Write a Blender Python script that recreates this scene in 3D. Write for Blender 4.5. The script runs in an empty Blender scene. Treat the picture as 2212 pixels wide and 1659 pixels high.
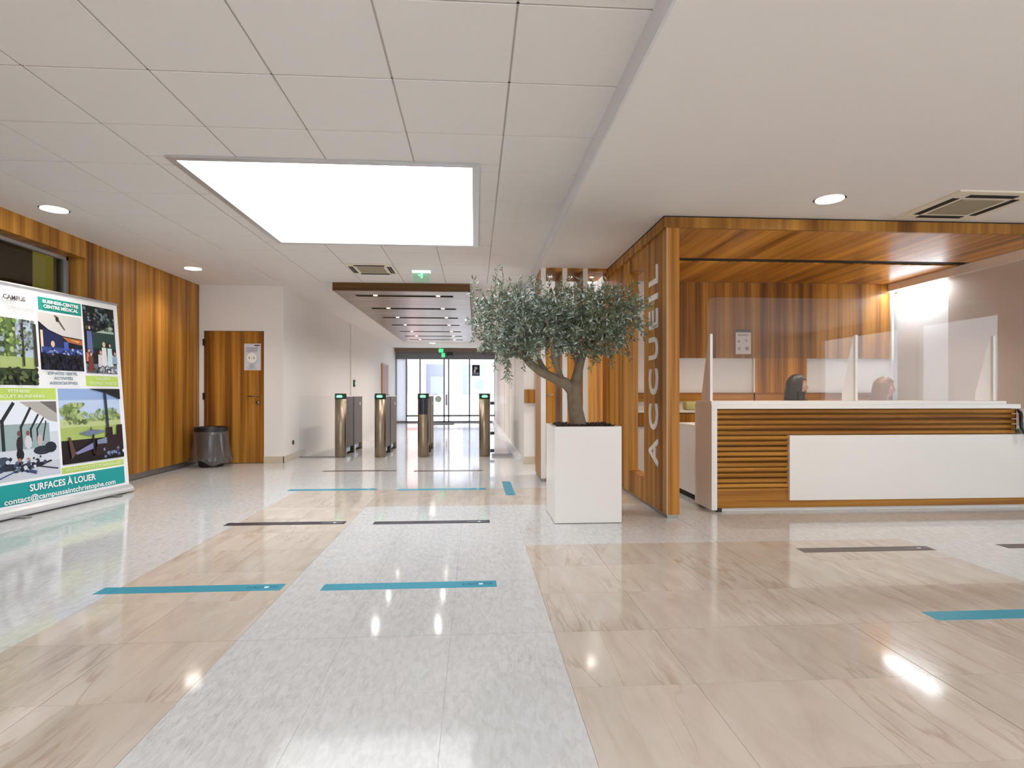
import bpy, bmesh, math, random
from mathutils import Vector, Matrix, Euler
random.seed(7)
R = math.radians
sc = bpy.context.scene
C = sc.collection

# ------------------------------------------------------------------ camera, world, light, exposure
CAM_T = math.atan(80 / 1227.0)
cam = bpy.data.cameras.new('camera'); cam.sensor_width = 36.0; cam.lens = 36.0 * 1227.0 / 2212.0
cam.shift_y = 20.5 / 2212.0; cam.clip_start = 0.05; cam.clip_end = 300
camo = bpy.data.objects.new('camera', cam); C.objects.link(camo)
camo.location = (0, 0, 1.04); camo.rotation_euler = (R(90), 0, -CAM_T)
sc.camera = camo
sc.view_settings.view_transform = 'Standard'; sc.view_settings.look = 'None'
sc.view_settings.gamma = 1.0; sc.view_settings.use_curve_mapping = False
sc.view_settings.exposure = 0.24
try:
    sc.cycles.use_denoising = True
    sc.cycles.max_bounces = 12; sc.cycles.diffuse_bounces = 8; sc.cycles.glossy_bounces = 5
    sc.cycles.transparent_max_bounces = 16; sc.cycles.sample_clamp_indirect = 6.0
    sc.cycles.caustics_reflective = False; sc.cycles.caustics_refractive = False
except Exception:
    pass
W_STR = 4.6        # overcast sky
SKY_L = 9.0       # skylight diffuser
world = bpy.data.worlds.new('overcast_sky'); sc.world = world; world.use_nodes = True
bg = world.node_tree.nodes['Background']; bg.inputs[0].default_value = (0.80, 0.90, 1.0, 1); bg.inputs[1].default_value = W_STR

def portal(name, loc, rot, sx, sy):
    l = bpy.data.lights.new(name, 'AREA'); l.shape = 'RECTANGLE'; l.size = sx; l.size_y = sy
    l.cycles.is_portal = True
    o = bpy.data.objects.new(name, l); C.objects.link(o); o.location = loc; o.rotation_euler = rot
    return o
portal('portal_rear', (0.6, -4.55, 1.35), (R(90), 0, 0), 8.6, 2.3)
portal('portal_right', (8.25, -0.4, 1.3), (0, R(90), 0), 2.1, 5.6)
portal('portal_entrance', (-1.03, 20.75, 1.25), (R(-90), 0, 0), 3.6, 2.5)

# ------------------------------------------------------------------ helpers
def lin(r, g, b):
    f = lambda c: (c / 255 / 12.92) if c / 255 <= 0.04045 else ((c / 255 + 0.055) / 1.055) ** 2.4
    return (f(r), f(g), f(b), 1.0)

def new_mat(name):
    m = bpy.data.materials.new(name); m.use_nodes = True
    nt = m.node_tree; return m, nt, nt.nodes['Principled BSDF'], nt.nodes, nt.links

def plain(name, col, rough=0.5, metal=0.0, spec=0.5, noise=0.04, nscale=8.0, bump=0.0, coat=0.0, sheen=0.0):
    m, nt, b, N, L = new_mat(name)
    b.inputs['Roughness'].default_value = rough; b.inputs['Metallic'].default_value = metal
    b.inputs['Specular IOR Level'].default_value = spec; b.inputs['Coat Weight'].default_value = coat
    tc = N.new('ShaderNodeTexCoord'); no = N.new('ShaderNodeTexNoise'); no.inputs['Scale'].default_value = nscale
    no.inputs['Detail'].default_value = 4; L.new(tc.outputs['Object'], no.inputs['Vector'])
    mx = N.new('ShaderNodeMix'); mx.data_type = 'RGBA'
    mx.inputs[6].default_value = tuple(c * (1 - noise) for c in col[:3]) + (1,)
    mx.inputs[7].default_value = tuple(min(1, c * (1 + noise)) for c in col[:3]) + (1,)
    L.new(no.outputs['Fac'], mx.inputs[0]); L.new(mx.outputs[2], b.inputs['Base Color'])
    if bump:
        bp = N.new('ShaderNodeBump'); bp.inputs['Strength'].default_value = bump; bp.inputs['Distance'].default_value = 0.003
        n2 = N.new('ShaderNodeTexNoise'); n2.inputs['Scale'].default_value = nscale * 12
        L.new(tc.outputs['Object'], n2.inputs['Vector']); L.new(n2.outputs['Fac'], bp.inputs['Height']); L.new(bp.outputs[0], b.inputs['Normal'])
    return m

def emis(name, col, strength):
    m = bpy.data.materials.new(name); m.use_nodes = True; nt = m.node_tree; nt.nodes.clear()
    e = nt.nodes.new('ShaderNodeEmission'); e.inputs[0].default_value = col; e.inputs[1].default_value = strength
    o = nt.nodes.new('ShaderNodeOutputMaterial'); nt.links.new(e.outputs[0], o.inputs[0]); return m

def wood(name, axis, rough=0.42, tone=1.0, cross=9.0, coat=0.05, spec=0.3):
    m, nt, b, N, L = new_mat(name)
    b.inputs['Specular IOR Level'].default_value = spec
    b.inputs['Roughness'].default_value = rough; b.inputs['Coat Weight'].default_value = coat; b.inputs['Coat Roughness'].default_value = 0.25
    tc = N.new('ShaderNodeTexCoord')
    def chain(cs, along, detail, off=0.0):
        mp = N.new('ShaderNodeMapping'); s = [cs, cs, cs]; s['xyz'.index(axis)] = along; mp.inputs['Scale'].default_value = s
        mp.inputs['Location'].default_value = (off, off * 1.7, off * 0.6)
        no = N.new('ShaderNodeTexNoise'); no.inputs['Scale'].default_value = 1.0; no.inputs['Detail'].default_value = detail
        L.new(tc.outputs['Object'], mp.inputs['Vector']); L.new(mp.outputs[0], no.inputs['Vector']); return no.outputs['Fac']
    a = chain(cross, 0.25, 3.0); c = chain(cross * 5, 0.8, 4.0, 3.0); d = chain(cross * 0.35, 0.15, 1.0, 9.0)
    def mth(op, x, y):
        q = N.new('ShaderNodeMath'); q.operation = op
        for i, v in enumerate((x, y)):
            if isinstance(v, (int, float)): q.inputs[i].default_value = v
            else: L.new(v, q.inputs[i])
        return q.outputs[0]
    v = mth('ADD', mth('MULTIPLY', a, 0.62), mth('ADD', mth('MULTIPLY', c, 0.22), mth('MULTIPLY', d, 0.28)))
    rp = N.new('ShaderNodeValToRGB'); e = rp.color_ramp.elements
    t = tone
    e[0].position = 0.42; e[0].color = (0.115 * t, 0.038 * t, 0.004 * t, 1)
    e[1].position = 0.69; e[1].color = (0.47 * t, 0.225 * t, 0.040 * t, 1)
    x = e.new(0.51); x.color = (0.225 * t, 0.085 * t, 0.009 * t, 1)
    x = e.new(0.58); x.color = (0.32 * t, 0.135 * t, 0.017 * t, 1)
    L.new(v, rp.inputs[0]); L.new(rp.outputs[0], b.inputs['Base Color'])
    bp = N.new('ShaderNodeBump'); bp.inputs['Strength'].default_value = 0.05; bp.inputs['Distance'].default_value = 0.002
    L.new(c, bp.inputs['Height']); L.new(bp.outputs[0], b.inputs['Normal'])
    return m

def stone(name, base, dark, vein, rough, world_space, stretch=(3.0, 0.9, 1.0), vein_amt=0.5, tile_var=0.10, mottle=2.6):
    m, nt, b, N, L = new_mat(name)
    b.inputs['Roughness'].default_value = rough; b.inputs['Specular IOR Level'].default_value = 0.5
    if world_space:
        src = N.new('ShaderNodeNewGeometry').outputs['Position']
    else:
        tc = N.new('ShaderNodeTexCoord'); oi = N.new('ShaderNodeObjectInfo')
        ml = N.new('ShaderNodeMath'); ml.operation = 'MULTIPLY'; ml.inputs[1].default_value = 57.0; L.new(oi.outputs['Random'], ml.inputs[0])
        ad = N.new('ShaderNodeVectorMath'); ad.operation = 'ADD'; L.new(tc.outputs['Object'], ad.inputs[0]); L.new(ml.outputs[0], ad.inputs[1]); src = ad.outputs[0]
    mp = N.new('ShaderNodeMapping'); mp.inputs['Scale'].default_value = stretch; mp.inputs['Rotation'].default_value = (0, 0, R(9)); L.new(src, mp.inputs['Vector'])
    n1 = N.new('ShaderNodeTexNoise'); n1.inputs['Scale'].default_value = mottle; n1.inputs['Detail'].default_value = 7; n1.inputs['Roughness'].default_value = 0.62; n1.inputs['Distortion'].default_value = 0.6
    L.new(mp.outputs[0], n1.inputs['Vector'])
    rp = N.new('ShaderNodeValToRGB'); e = rp.color_ramp.elements; e[0].position = 0.30; e[0].color = dark; e[1].position = 0.62; e[1].color = base
    L.new(n1.outputs['Fac'], rp.inputs[0])
    n2 = N.new('ShaderNodeTexNoise'); n2.inputs['Scale'].default_value = mottle * 0.85; n2.inputs['Detail'].default_value = 5; n2.inputs['Distortion'].default_value = 0.4
    mp2 = N.new('ShaderNodeMapping'); mp2.inputs['Scale'].default_value = (stretch[0] * 1.5, stretch[1] * 0.5, 1); mp2.inputs['Rotation'].default_value = (0, 0, R(14)); mp2.inputs['Location'].default_value = (4, 7, 1)
    L.new(src, mp2.inputs['Vector']); L.new(mp2.outputs[0], n2.inputs['Vector'])
    sb = N.new('ShaderNodeMath'); sb.operation = 'SUBTRACT'; sb.inputs[1].default_value = 0.5; L.new(n2.outputs['Fac'], sb.inputs[0])
    ab = N.new('ShaderNodeMath'); ab.operation = 'ABSOLUTE'; L.new(sb.outputs[0], ab.inputs[0])
    mr = N.new('ShaderNodeMapRange'); mr.inputs[1].default_value = 0.0; mr.inputs[2].default_value = 0.028; mr.inputs[3].default_value = vein_amt; mr.inputs[4].default_value = 0.0
    L.new(ab.outputs[0], mr.inputs[0])
    n3 = N.new('ShaderNodeTexNoise'); n3.inputs['Scale'].default_value = 1.3; L.new(src, n3.inputs['Vector'])
    mr3 = N.new('ShaderNodeMapRange'); mr3.inputs[1].default_value = 0.42; mr3.inputs[2].default_value = 0.62; L.new(n3.outputs['Fac'], mr3.inputs[0])
    mm = N.new('ShaderNodeMath'); mm.operation = 'MULTIPLY'; L.new(mr.outputs[0], mm.inputs[0]); L.new(mr3.outputs[0], mm.inputs[1])
    mx = N.new('ShaderNodeMix'); mx.data_type = 'RGBA'; L.new(mm.outputs[0], mx.inputs[0]); L.new(rp.outputs[0], mx.inputs[6]); mx.inputs[7].default_value = vein
    out = mx.outputs[2]
    if tile_var:
        oi2 = N.new('ShaderNodeObjectInfo'); mr2 = N.new('ShaderNodeMapRange'); mr2.inputs[3].default_value = 1 - tile_var; mr2.inputs[4].default_value = 1 + tile_var
        L.new(oi2.outputs['Random'], mr2.inputs[0])
        hs = N.new('ShaderNodeHueSaturation'); L.new(mr2.outputs[0], hs.inputs['Value']); L.new(out, hs.inputs['Color']); out = hs.outputs[0]
    L.new(out, b.inputs['Base Color'])
    return m

def thin_glass(name, tint=(1, 1, 1, 1), ior=1.5, rough=0.0, haze=0.0, haze_col=(0.8, 0.8, 0.8, 1)):
    m = bpy.data.materials.new(name); m.use_nodes = True; nt = m.node_tree; nt.nodes.clear(); N = nt.nodes; L = nt.links
    f0 = ((ior - 1) / (ior + 1)) ** 2; f0 = 2 * f0 / (1 + f0)
    lw = N.new('ShaderNodeLayerWeight'); lw.inputs[0].default_value = 0.5
    pw = N.new('ShaderNodeMath'); pw.operation = 'POWER'; pw.inputs[1].default_value = 5.0; L.new(lw.outputs['Facing'], pw.inputs[0])
    fr = N.new('ShaderNodeMapRange'); fr.inputs[3].default_value = f0 * 0.5; fr.inputs[4].default_value = 1.0; L.new(pw.outputs[0], fr.inputs[0])
    tr = N.new('ShaderNodeBsdfTransparent'); tr.inputs[0].default_value = tint
    gl = N.new('ShaderNodeBsdfGlossy'); gl.inputs['Roughness'].default_value = rough
    mx = N.new('ShaderNodeMixShader'); L.new(fr.outputs[0], mx.inputs[0]); L.new(tr.outputs[0], mx.inputs[1]); L.new(gl.outputs[0], mx.inputs[2])
    last = mx
    if haze:
        df = N.new('ShaderNodeBsdfDiffuse'); df.inputs[0].default_value = haze_col
        m2 = N.new('ShaderNodeMixShader'); m2.inputs[0].default_value = haze; L.new(mx.outputs[0], m2.inputs[1]); L.new(df.outputs[0], m2.inputs[2]); last = m2
    o = N.new('ShaderNodeOutputMaterial'); L.new(last.outputs[0], o.inputs[0]); return m

def print_mat(name, rough=0.55):
    m, nt, b, N, L = new_mat(name)
    at = N.new('ShaderNodeAttribute'); at.attribute_name = 'ink'; L.new(at.outputs['Color'], b.inputs['Base Color'])
    b.inputs['Roughness'].default_value = rough; b.inputs['Specular IOR Level'].default_value = 0.3
    return m

M = {}
M['white_wall'] = plain('white_wall_paint', lin(230, 225, 221), 0.6, noise=0.012, nscale=3, bump=0.03)
M['beige_wall'] = plain('beige_wall_paint', lin(198, 186, 177), 0.55, noise=0.015, nscale=3)
M['plaster'] = plain('ceiling_plaster', lin(229, 224, 220), 0.75, noise=0.01, nscale=3)
M['tile_mineral'] = plain('mineral_ceiling_tile', lin(226, 222, 219), 0.85, noise=0.02, nscale=60)
M['grid_metal'] = plain('ceiling_grid_metal', lin(172, 166, 160), 0.5, noise=0.01)
M['wood_z'] = wood('teak_veneer_vertical', 'z', tone=1.18)
M['wood_zl'] = wood('teak_veneer_edge', 'z', tone=1.6)
M['wood_y'] = wood('teak_veneer_lengthwise', 'y', rough=0.3, coat=0.3, tone=1.5)
M['wood_x'] = wood('teak_veneer_crosswise', 'x', rough=0.4, tone=1.25)
M['wood_raft'] = wood('dark_glossy_veneer', 'x', rough=0.3, tone=0.5, coat=0.3)
M['brown_stone'] = stone('brown_marble', lin(199, 186, 173), lin(185, 170, 155), lin(160, 132, 110), 0.085, False, vein_amt=0.5, tile_var=0.06)
M['white_stone'] = stone('cream_travertine', lin(207, 205, 203), lin(190, 187, 184), lin(150, 145, 140), 0.085, True, stretch=(3.4, 1.2, 1.0), vein_amt=0.42, tile_var=0.0, mottle=12.0)
M['grout'] = plain('floor_grout', lin(150, 138, 124), 0.9)
M['skirting_stone'] = plain('travertine_skirting', lin(196, 182, 160), 0.3, noise=0.08, nscale=14)
M['grey_metal'] = plain('grey_metal', lin(150, 145, 140), 0.35, metal=0.8)
M['alu'] = plain('anodised_aluminium', lin(205, 205, 208), 0.35, metal=0.6)
M['steel'] = plain('brushed_steel', lin(150, 134, 116), 0.36, metal=0.9, noise=0.03, nscale=30)
M['steel_dark'] = plain('dark_steel', lin(62, 50, 40), 0.45, metal=0.5)
M['steel_panel'] = plain('bronzed_steel_panel', lin(100, 80, 60), 0.45, metal=0.45)
M['black'] = plain('black_plastic', lin(18, 16, 16), 0.4)
M['black_soft'] = plain('black_matte', lin(22, 19, 18), 0.8)
M['white_lac'] = plain('white_lacquer', lin(232, 226, 219), 0.3, noise=0.008)
M['white_gloss'] = plain('white_back_painted_glass', lin(236, 238, 240), 0.3, noise=0.004)
M['paper'] = plain('paper', lin(232, 230, 228), 0.7)
M['soil'] = plain('bark_mulch', lin(58, 44, 38), 0.9, noise=0.4, nscale=30)
M['bark'] = plain('olive_bark', lin(128, 112, 90), 0.9, noise=0.32, nscale=22, bump=0.6)
M['teal'] = plain('teal_vinyl_tape', lin(22, 142, 166), 0.35, noise=0.03)
M['navy'] = plain('dark_vinyl_tape', lin(44, 40, 52), 0.35, noise=0.03)
M['brown_tape'] = plain('brown_vinyl_tape', lin(84, 68, 64), 0.35, noise=0.03)
M['glass'] = thin_glass('clear_glass', (0.96, 0.965, 0.965, 1))
M['acrylic'] = thin_glass('acrylic_sheet', (0.98, 0.98, 0.98, 1), ior=1.42, haze=0.02)
M['dark_glass'] = thin_glass('tinted_glass', (0.8, 0.78, 0.72, 1))
M['bag'] = thin_glass('clear_bin_bag', (0.86, 0.84, 0.84, 1), ior=1.9, rough=0.22, haze=0.13, haze_col=lin(170, 160, 158))
def frosted(name, col):
    m = bpy.data.materials.new(name); m.use_nodes = True; nt = m.node_tree; nt.nodes.clear(); N = nt.nodes; L = nt.links
    a = N.new('ShaderNodeBsdfTranslucent'); a.inputs[0].default_value = col; b = N.new('ShaderNodeBsdfDiffuse'); b.inputs[0].default_value = col
    x = N.new('ShaderNodeMixShader'); x.inputs[0].default_value = 0.4; L.new(a.outputs[0], x.inputs[1]); L.new(b.outputs[0], x.inputs[2])
    o = N.new('ShaderNodeOutputMaterial'); L.new(x.outputs[0], o.inputs[0]); return m
M['frosted'] = frosted('frosted_film_glass', lin(228, 230, 234))
M['gate_glass'] = thin_glass('clear_gate_glass', (0.985, 0.99, 0.99, 1), ior=1.3)
M['print'] = print_mat('printed_ink')
M['lamp'] = emis('lamp_diffuser', (1.0, 0.93, 0.82, 1), 14.0)
M['lamp_small'] = emis('spot_bulb', (1.0, 0.85, 0.62, 1), 4.0)
M['sky_panel'] = emis('skylight_opal_panel', (0.84, 0.925, 1.0, 1), SKY_L)
M['green_led'] = emis('green_led', (0.25, 1.0, 0.45, 1), 1.6)
M['green_sign'] = emis('green_sign_light', (0.10, 0.75, 0.30, 1), 1.1)
M['white_sign'] = emis('white_sign_light', (0.9, 1.0, 0.95, 1), 1.0)
M['led_strip'] = emis('led_strip_light', (0.92, 0.96, 1.0, 1), 14.0)

# -------- mesh builder
class MB:
    def __init__(s): s.v = []; s.f = []; s.mi = []; s.smooth = []; s.m = 0
    def _add(s, vs, fs, smooth=False):
        o = len(s.v); s.v += [tuple(p) for p in vs]
        for f in fs: s.f.append([i + o for i in f]); s.mi.append(s.m); s.smooth.append(smooth)
        return s
    def box(s, x0, x1, y0, y1, z0, z1):
        v = [(x0, y0, z0), (x1, y0, z0), (x1, y1, z0), (x0, y1, z0), (x0, y0, z1), (x1, y0, z1), (x1, y1, z1), (x0, y1, z1)]
        return s._add(v, [(3, 2, 1, 0), (4, 5, 6, 7), (0, 1, 5, 4), (1, 2, 6, 5), (2, 3, 7, 6), (3, 0, 4, 7)])
    def prism(s, pts, axis, a, b):
        n = len(pts)
        def mk(p, t):
            return {'x': (t, p[0], p[1]), 'y': (p[0], t, p[1]), 'z': (p[0], p[1], t)}[axis]
        v = [mk(p, a) for p in pts] + [mk(p, b) for p in pts]
        fs = [list(range(n))[::-1], list(range(n, 2 * n))] + [(i, (i + 1) % n, n + (i + 1) % n, n + i) for i in range(n)]
        return s._add(v, fs)
    def poly(s, pts): return s._add(pts, [tuple(range(len(pts)))])
    def lathe(s, prof, cx=0, cy=0, cz=0, n=24, smooth=True, caps=True):
        v = []; fs = []
        for r, z in prof:
            for i in range(n):
                a = 2 * math.pi * i / n; v.append((cx + r * math.cos(a), cy + r * math.sin(a), cz + z))
        k = len(prof)
        for j in range(k - 1):
            for i in range(n): fs.append((j * n + i, j * n + (i + 1) % n, (j + 1) * n + (i + 1) % n, (j + 1) * n + i))
        s._add(v, fs, smooth)
        if caps:
            o = len(s.v) - len(v)
            s.f.append([o + i for i in range(n)][::-1]); s.mi.append(s.m); s.smooth.append(False)
            s.f.append([o + (k - 1) * n + i for i in range(n)]); s.mi.append(s.m); s.smooth.append(False)
        return s
    def tube(s, path, radii, n=8, smooth=True):
        path = [Vector(p) for p in path]
        if isinstance(radii, (int, float)): radii = [radii] * len(path)
        v = []; fs = []; ref = Vector((0.31, 0.77, 0.55))
        for i, p in enumerate(path):
            d = (path[min(i + 1, len(path) - 1)] - path[max(i - 1, 0)]).normalized()
            a = d.cross(ref); a = a.normalized() if a.length > 1e-4 else d.orthogonal().normalized(); b = d.cross(a)
            for k in range(n):
                t = 2 * math.pi * k / n; v.append(p + (a * math.cos(t) + b * math.sin(t)) * radii[i])
        for i in range(len(path) - 1):
            for k in range(n): fs.append((i * n + k, i * n + (k + 1) % n, (i + 1) * n + (k + 1) % n, (i + 1) * n + k))
        fs.append(tuple(range(n))[::-1]); fs.append(tuple((len(path) - 1) * n + k for k in range(n)))
        return s._add(v, fs, smooth)
    def mesh(s, name, mats, bevel=0.0, seg=2):
        me = bpy.data.meshes.new(name); me.from_pydata(s.v, [], s.f)
        for m in (mats if isinstance(mats, (list, tuple)) else [mats]): me.materials.append(m)
        for p, mi, sm in zip(me.polygons, s.mi, s.smooth): p.material_index = mi; p.use_smooth = sm
        bm = bmesh.new(); bm.from_mesh(me)
        bmesh.ops.recalc_face_normals(bm, faces=bm.faces)
        if bevel:
            es = [e for e in bm.edges if len(e.link_faces) == 2 and e.calc_face_angle(0) > 0.6]
            bmesh.ops.bevel(bm, geom=es, offset=bevel, segments=seg, affect='EDGES', profile=0.6)
        bm.to_mesh(me); bm.free(); me.update(); return me
    def build(s, name, mats, parent=None, loc=(0, 0, 0), bevel=0.0, rot=None, seg=2):
        return link(name, s.mesh(name, mats, bevel, seg), parent, loc, rot)

def link(name, me, parent=None, loc=(0, 0, 0), rot=None):
    o = bpy.data.objects.new(name, me); C.objects.link(o); o.location = loc
    if rot: o.rotation_euler = rot
    if parent: o.parent = parent
    return o
def tag(o, label, cat, group=None):
    o['label'] = label; o['category'] = cat
    if group: o['group'] = group
    return o
def thing(name, label, cat, loc=(0, 0, 0), rz=0.0, group=None):
    o = bpy.data.objects.new(name, None); C.objects.link(o); o.location = loc; o.rotation_euler = (0, 0, rz); o.empty_display_size = 0.1
    return tag(o, label, cat, group)
def struct(o, label=None):
    o['kind'] = 'structure'
    if label: o['label'] = label
    return o
def stuff(o): o['kind'] = 'stuff'; return o
def copy_tree(o, parent=None):
    c = o.copy(); C.objects.link(c); c.parent = parent
    for ch in list(o.children): copy_tree(ch, c)
    return c

def print_mesh(name, polys, frame, parent=None, loc=(0, 0, 0), eps=0.0004, lift=0.0):
    """flat print: polys = [(points2d, srgb)] drawn in order; frame maps (u, v, h) to 3d"""
    vs = []; fs = []; cols = []; h = lift
    for pts, col in polys:
        h += eps; o = len(vs)
        vs += [frame(u, v, h) for u, v in pts]; fs.append(list(range(o, o + len(pts)))); cols.append(lin(*col))
    me = bpy.data.meshes.new(name); me.from_pydata(vs, [], fs); me.materials.append(M['print'])
    ca = me.color_attributes.new('ink', 'FLOAT_COLOR', 'CORNER')
    for p, c in zip(me.polygons, cols):
        for li in p.loop_indices: ca.data[li].color = c
    me.update(); return link(name, me, parent, loc)
def rect(u0, u1, v0, v1): return [(u0, v0), (u1, v0), (u1, v1), (u0, v1)]
def disc(cu, cv, ru, rv=None, n=14):
    rv = rv or ru; return [(cu + ru * math.cos(2 * math.pi * i / n), cv + rv * math.sin(2 * math.pi * i / n)) for i in range(n)]
def bar(u0, v0, u1, v1, w):
    d = math.hypot(u1 - u0, v1 - v0) or 1; nx, ny = -(v1 - v0) / d * w / 2, (u1 - u0) / d * w / 2
    return [(u0 + nx, v0 + ny), (u0 - nx, v0 - ny), (u1 - nx, v1 - ny), (u1 + nx, v1 + ny)]
def words(u0, u1, v, h, col, n=8, seed=1, bold=0.7):
    """lettering too small to read in the photo: rows of short strokes"""
    rnd = random.Random(seed); out = []; u = u0; step = (u1 - u0) / n
    for i in range(n):
        w = step * (0.55 + 0.25 * rnd.random()); k = rnd.choice((0, 1, 2))
        out.append((rect(u, u + w * 0.28, v, v + h), col))
        if k != 2: out.append((rect(u, u + w, v, v + h * 0.25), col))
        if k != 1: out.append((rect(u, u + w, v + h * 0.75, v + h), col))
        if k != 0: out.append((rect(u + w * 0.72, u + w, v, v + h), col))
        u += step
    return out

_txt_cache = {}
def text_mesh(name, body, size, mat, thick=0.0, align='CENTER', spacing=1.0, width=None, bold=0.0):
    cu = bpy.data.curves.new(name, 'FONT'); cu.body = body; cu.size = size; cu.align_x = align; cu.align_y = 'CENTER'
    cu.extrude = thick; cu.space_character = spacing; cu.offset = bold; cu.resolution_u = 3
    o = bpy.data.objects.new('tmp', cu); C.objects.link(o)
    dg = bpy.context.evaluated_depsgraph_get(); me = bpy.data.meshes.new_from_object(o.evaluated_get(dg)); me.name = name
    bpy.data.objects.remove(o); bpy.data.curves.remove(cu)
    if width:
        xs = [v.co.x for v in me.vertices]
        if xs:
            k = width / (max(xs) - min(xs))
            for v in me.vertices: v.co.x *= k
    me.materials.clear(); me.materials.append(mat); return me

# ------------------------------------------------------------------ constants of the place
CE, CR = 2.648, 2.52              # main ceiling, lowered ceiling on the right
XL, XR = -4.08, 5.28              # left wall, right wall
YB, YE, YR = 8.70, 20.6, -4.5     # back wall beside the corridor, entrance front, rear wall
XC, XD = -2.86, 0.72              # corridor left and right walls

# ------------------------------------------------------------------ floor
base = MB().box(XL - 0.3, XR + 0.3, YR - 0.3, YE + 0.1, -0.12, -0.012).box(XR + 0.3, 8.4, YR - 0.3, 4.9, -0.12, -0.012)
floor = struct(base.build('floor', M['grout']), 'polished cream and brown stone tile floor')
TX, TY, X0, Y0 = 0.448, 0.472, -1.0, 2.46
def is_brown(i, k):
    if i in (-2, -1) and k <= 7: return True
    if k in (6, 7) and -2 <= i <= 5: return True
    if 3 <= i <= 8 and k <= 2: return True
    if i >= 12 and k <= 3: return True
    return False
def in_view(x, y):
    c, s = math.cos(CAM_T), math.sin(CAM_T); d = x * s + y * c
    if d < 1.25: return False
    px = 1106 + 1227 * (x * c - y * s) / d
    return -260 < px < 2480
rest = MB(); cache = {}
for i in range(-7, 21):
    for k in range(-15, 39):
        x0, x1 = max(X0 + i * TX, XL), min(X0 + (i + 1) * TX, 8.2 if k < 4 else XR)
        y0, y1 = max(Y0 + k * TY, YR), min(Y0 + (k + 1) * TY, YE)
        if x1 - x0 < 0.02 or y1 - y0 < 0.02: continue
        xm, ym = (x0 + x1) / 2, (y0 + y1) / 2
        if ym > YB + 0.3 and not (XC - 0.3 < xm < XD + 0.3): continue
        brown = is_brown(i, k)
        g = 0.0007 if brown else 0.00035
        a0 = a1 = b0 = b1 = g
        if k == 0: b0 = 0.0022
        if k == -1: b1 = 0.0022
        if i == 6 and k <= 4: a0 = 0.0018
        if i == 5 and k <= 4: a1 = 0.0018
        single = ym < 7.8 and in_view(xm, ym)
        if single:
            w, d = round(x1 - x0 - a0 - a1, 5), round(y1 - y0 - b0 - b1, 5)
            key = (brown, w, d)
            if key not in cache:
                cache[key] = MB().box(-w / 2, w / 2, -d / 2, d / 2, -0.011, 0).mesh('tile', M['brown_stone' if brown else 'white_stone'])
            link('tile', cache[key], floor, ((x0 + a0 + x1 - a1) / 2, (y0 + b0 + y1 - b1) / 2, 0))
        else:
            rest.m = 1 if brown else 0
            rest.box(x0 + g, x1 - g, y0 + g, y1 - g, -0.011, 0)
stuff(rest.build('tile_field', [M['white_stone'], M['brown_stone']], floor))

# ------------------------------------------------------------------ ceiling
HX0, HX1, HY0, HY1 = -2.04, -0.02, 4.03, 6.15     # skylight opening
TC = 0.022                                         # tile panels hang this far under the slab
cb = MB()
S0, S1 = CE + TC, CE + 0.25
G = 0.051
HOLES = [(HX0, HX1, HY0, HY1, CE), (HX0, HX1, -2.2, -0.1, CE), (2.3, 4.3, -2.2, -0.1, CR)]     # one in view, two behind the camera
def sub_rect(r, h):
    x0, x1, y0, y1 = r; a0, a1, b0, b1 = h
    if x1 <= a0 or x0 >= a1 or y1 <= b0 or y0 >= b1: return [r]
    out = []
    if y0 < b0: out.append((x0, x1, y0, b0))
    if y1 > b1: out.append((x0, x1, b1, y1))
    ya, yb = max(y0, b0), min(y1, b1)
    if x0 < a0: out.append((x0, a0, ya, yb))
    if x1 > a1: out.append((a1, x1, ya, yb))
    return out
def cut(r, z):
    rs = [r]
    for h in HOLES:
        if h[4] == z: rs = [q for k in rs for q in sub_rect(k, (h[0] - G, h[1] + G, h[2] - G, h[3] + G))]
    return rs
for q in cut((XL - 0.3, 0.80, YR, YB + 0.4), CE): cb.box(*q, S0, S1)
cb.box(XC - 0.3, XD + 0.3, YB + 0.4, YE + 0.2, S0, S1)
ceiling = struct(cb.build('ceiling', M['grid_metal']), 'ceiling of square mineral tiles with a smooth border')
xs = [-3.423 + 0.6 * i for i in range(7)] + [0.755]
ys = [1.14 + 0.6 * i for i in range(13)]
AC_CELL = (-1.623, -1.023, 7.14, 7.74)
tcache = {}; GP = 0.0045
for a in range(len(xs) - 1):
    for b in range(len(ys) - 1):
        r = (xs[a], xs[a + 1], ys[b], ys[b + 1])
        if abs(r[0] - AC_CELL[0]) < 0.01 and abs(r[2] - AC_CELL[2]) < 0.01: continue
        for q in sub_rect(r, (HX0 - 0.03, HX1 + 0.03, HY0 - 0.03, HY1 + 0.03)):
            w, d = round(q[1] - q[0] - 2 * GP, 4), round(q[3] - q[2] - 2 * GP, 4)
            if w < 0.03 or d < 0.03: continue
            if (w, d) not in tcache: tcache[(w, d)] = MB().box(-w / 2, w / 2, -d / 2, d / 2, 0, TC).mesh('ceiling_tile', M['tile_mineral'], bevel=0.003, seg=1)
            link('ceiling_tile', tcache[(w, d)], ceiling, ((q[0] + q[1]) / 2, (q[2] + q[3]) / 2, CE + 0.0005 * random.random()))
gb = MB()      # T bars a little above the tile faces
for x in xs[:-1]:
    for (u0, u1) in ([(ys[0], HY0 - 0.03), (HY1 + 0.03, ys[-1])] if HX0 - 0.03 < x < HX1 + 0.03 else [(ys[0], ys[-1])]): gb.box(x - 0.006, x + 0.006, u0, u1, CE + 0.006, CE + TC)
for y in ys:
    for (u0, u1) in ([(xs[0], HX0 - 0.03), (HX1 + 0.03, xs[-1])] if HY0 - 0.03 < y < HY1 + 0.03 else [(xs[0], xs[-1])]): gb.box(u0, u1, y - 0.006, y + 0.006, CE + 0.006, CE + TC)
gb.build('grid_bar', M['grid_metal'], ceiling)
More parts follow.
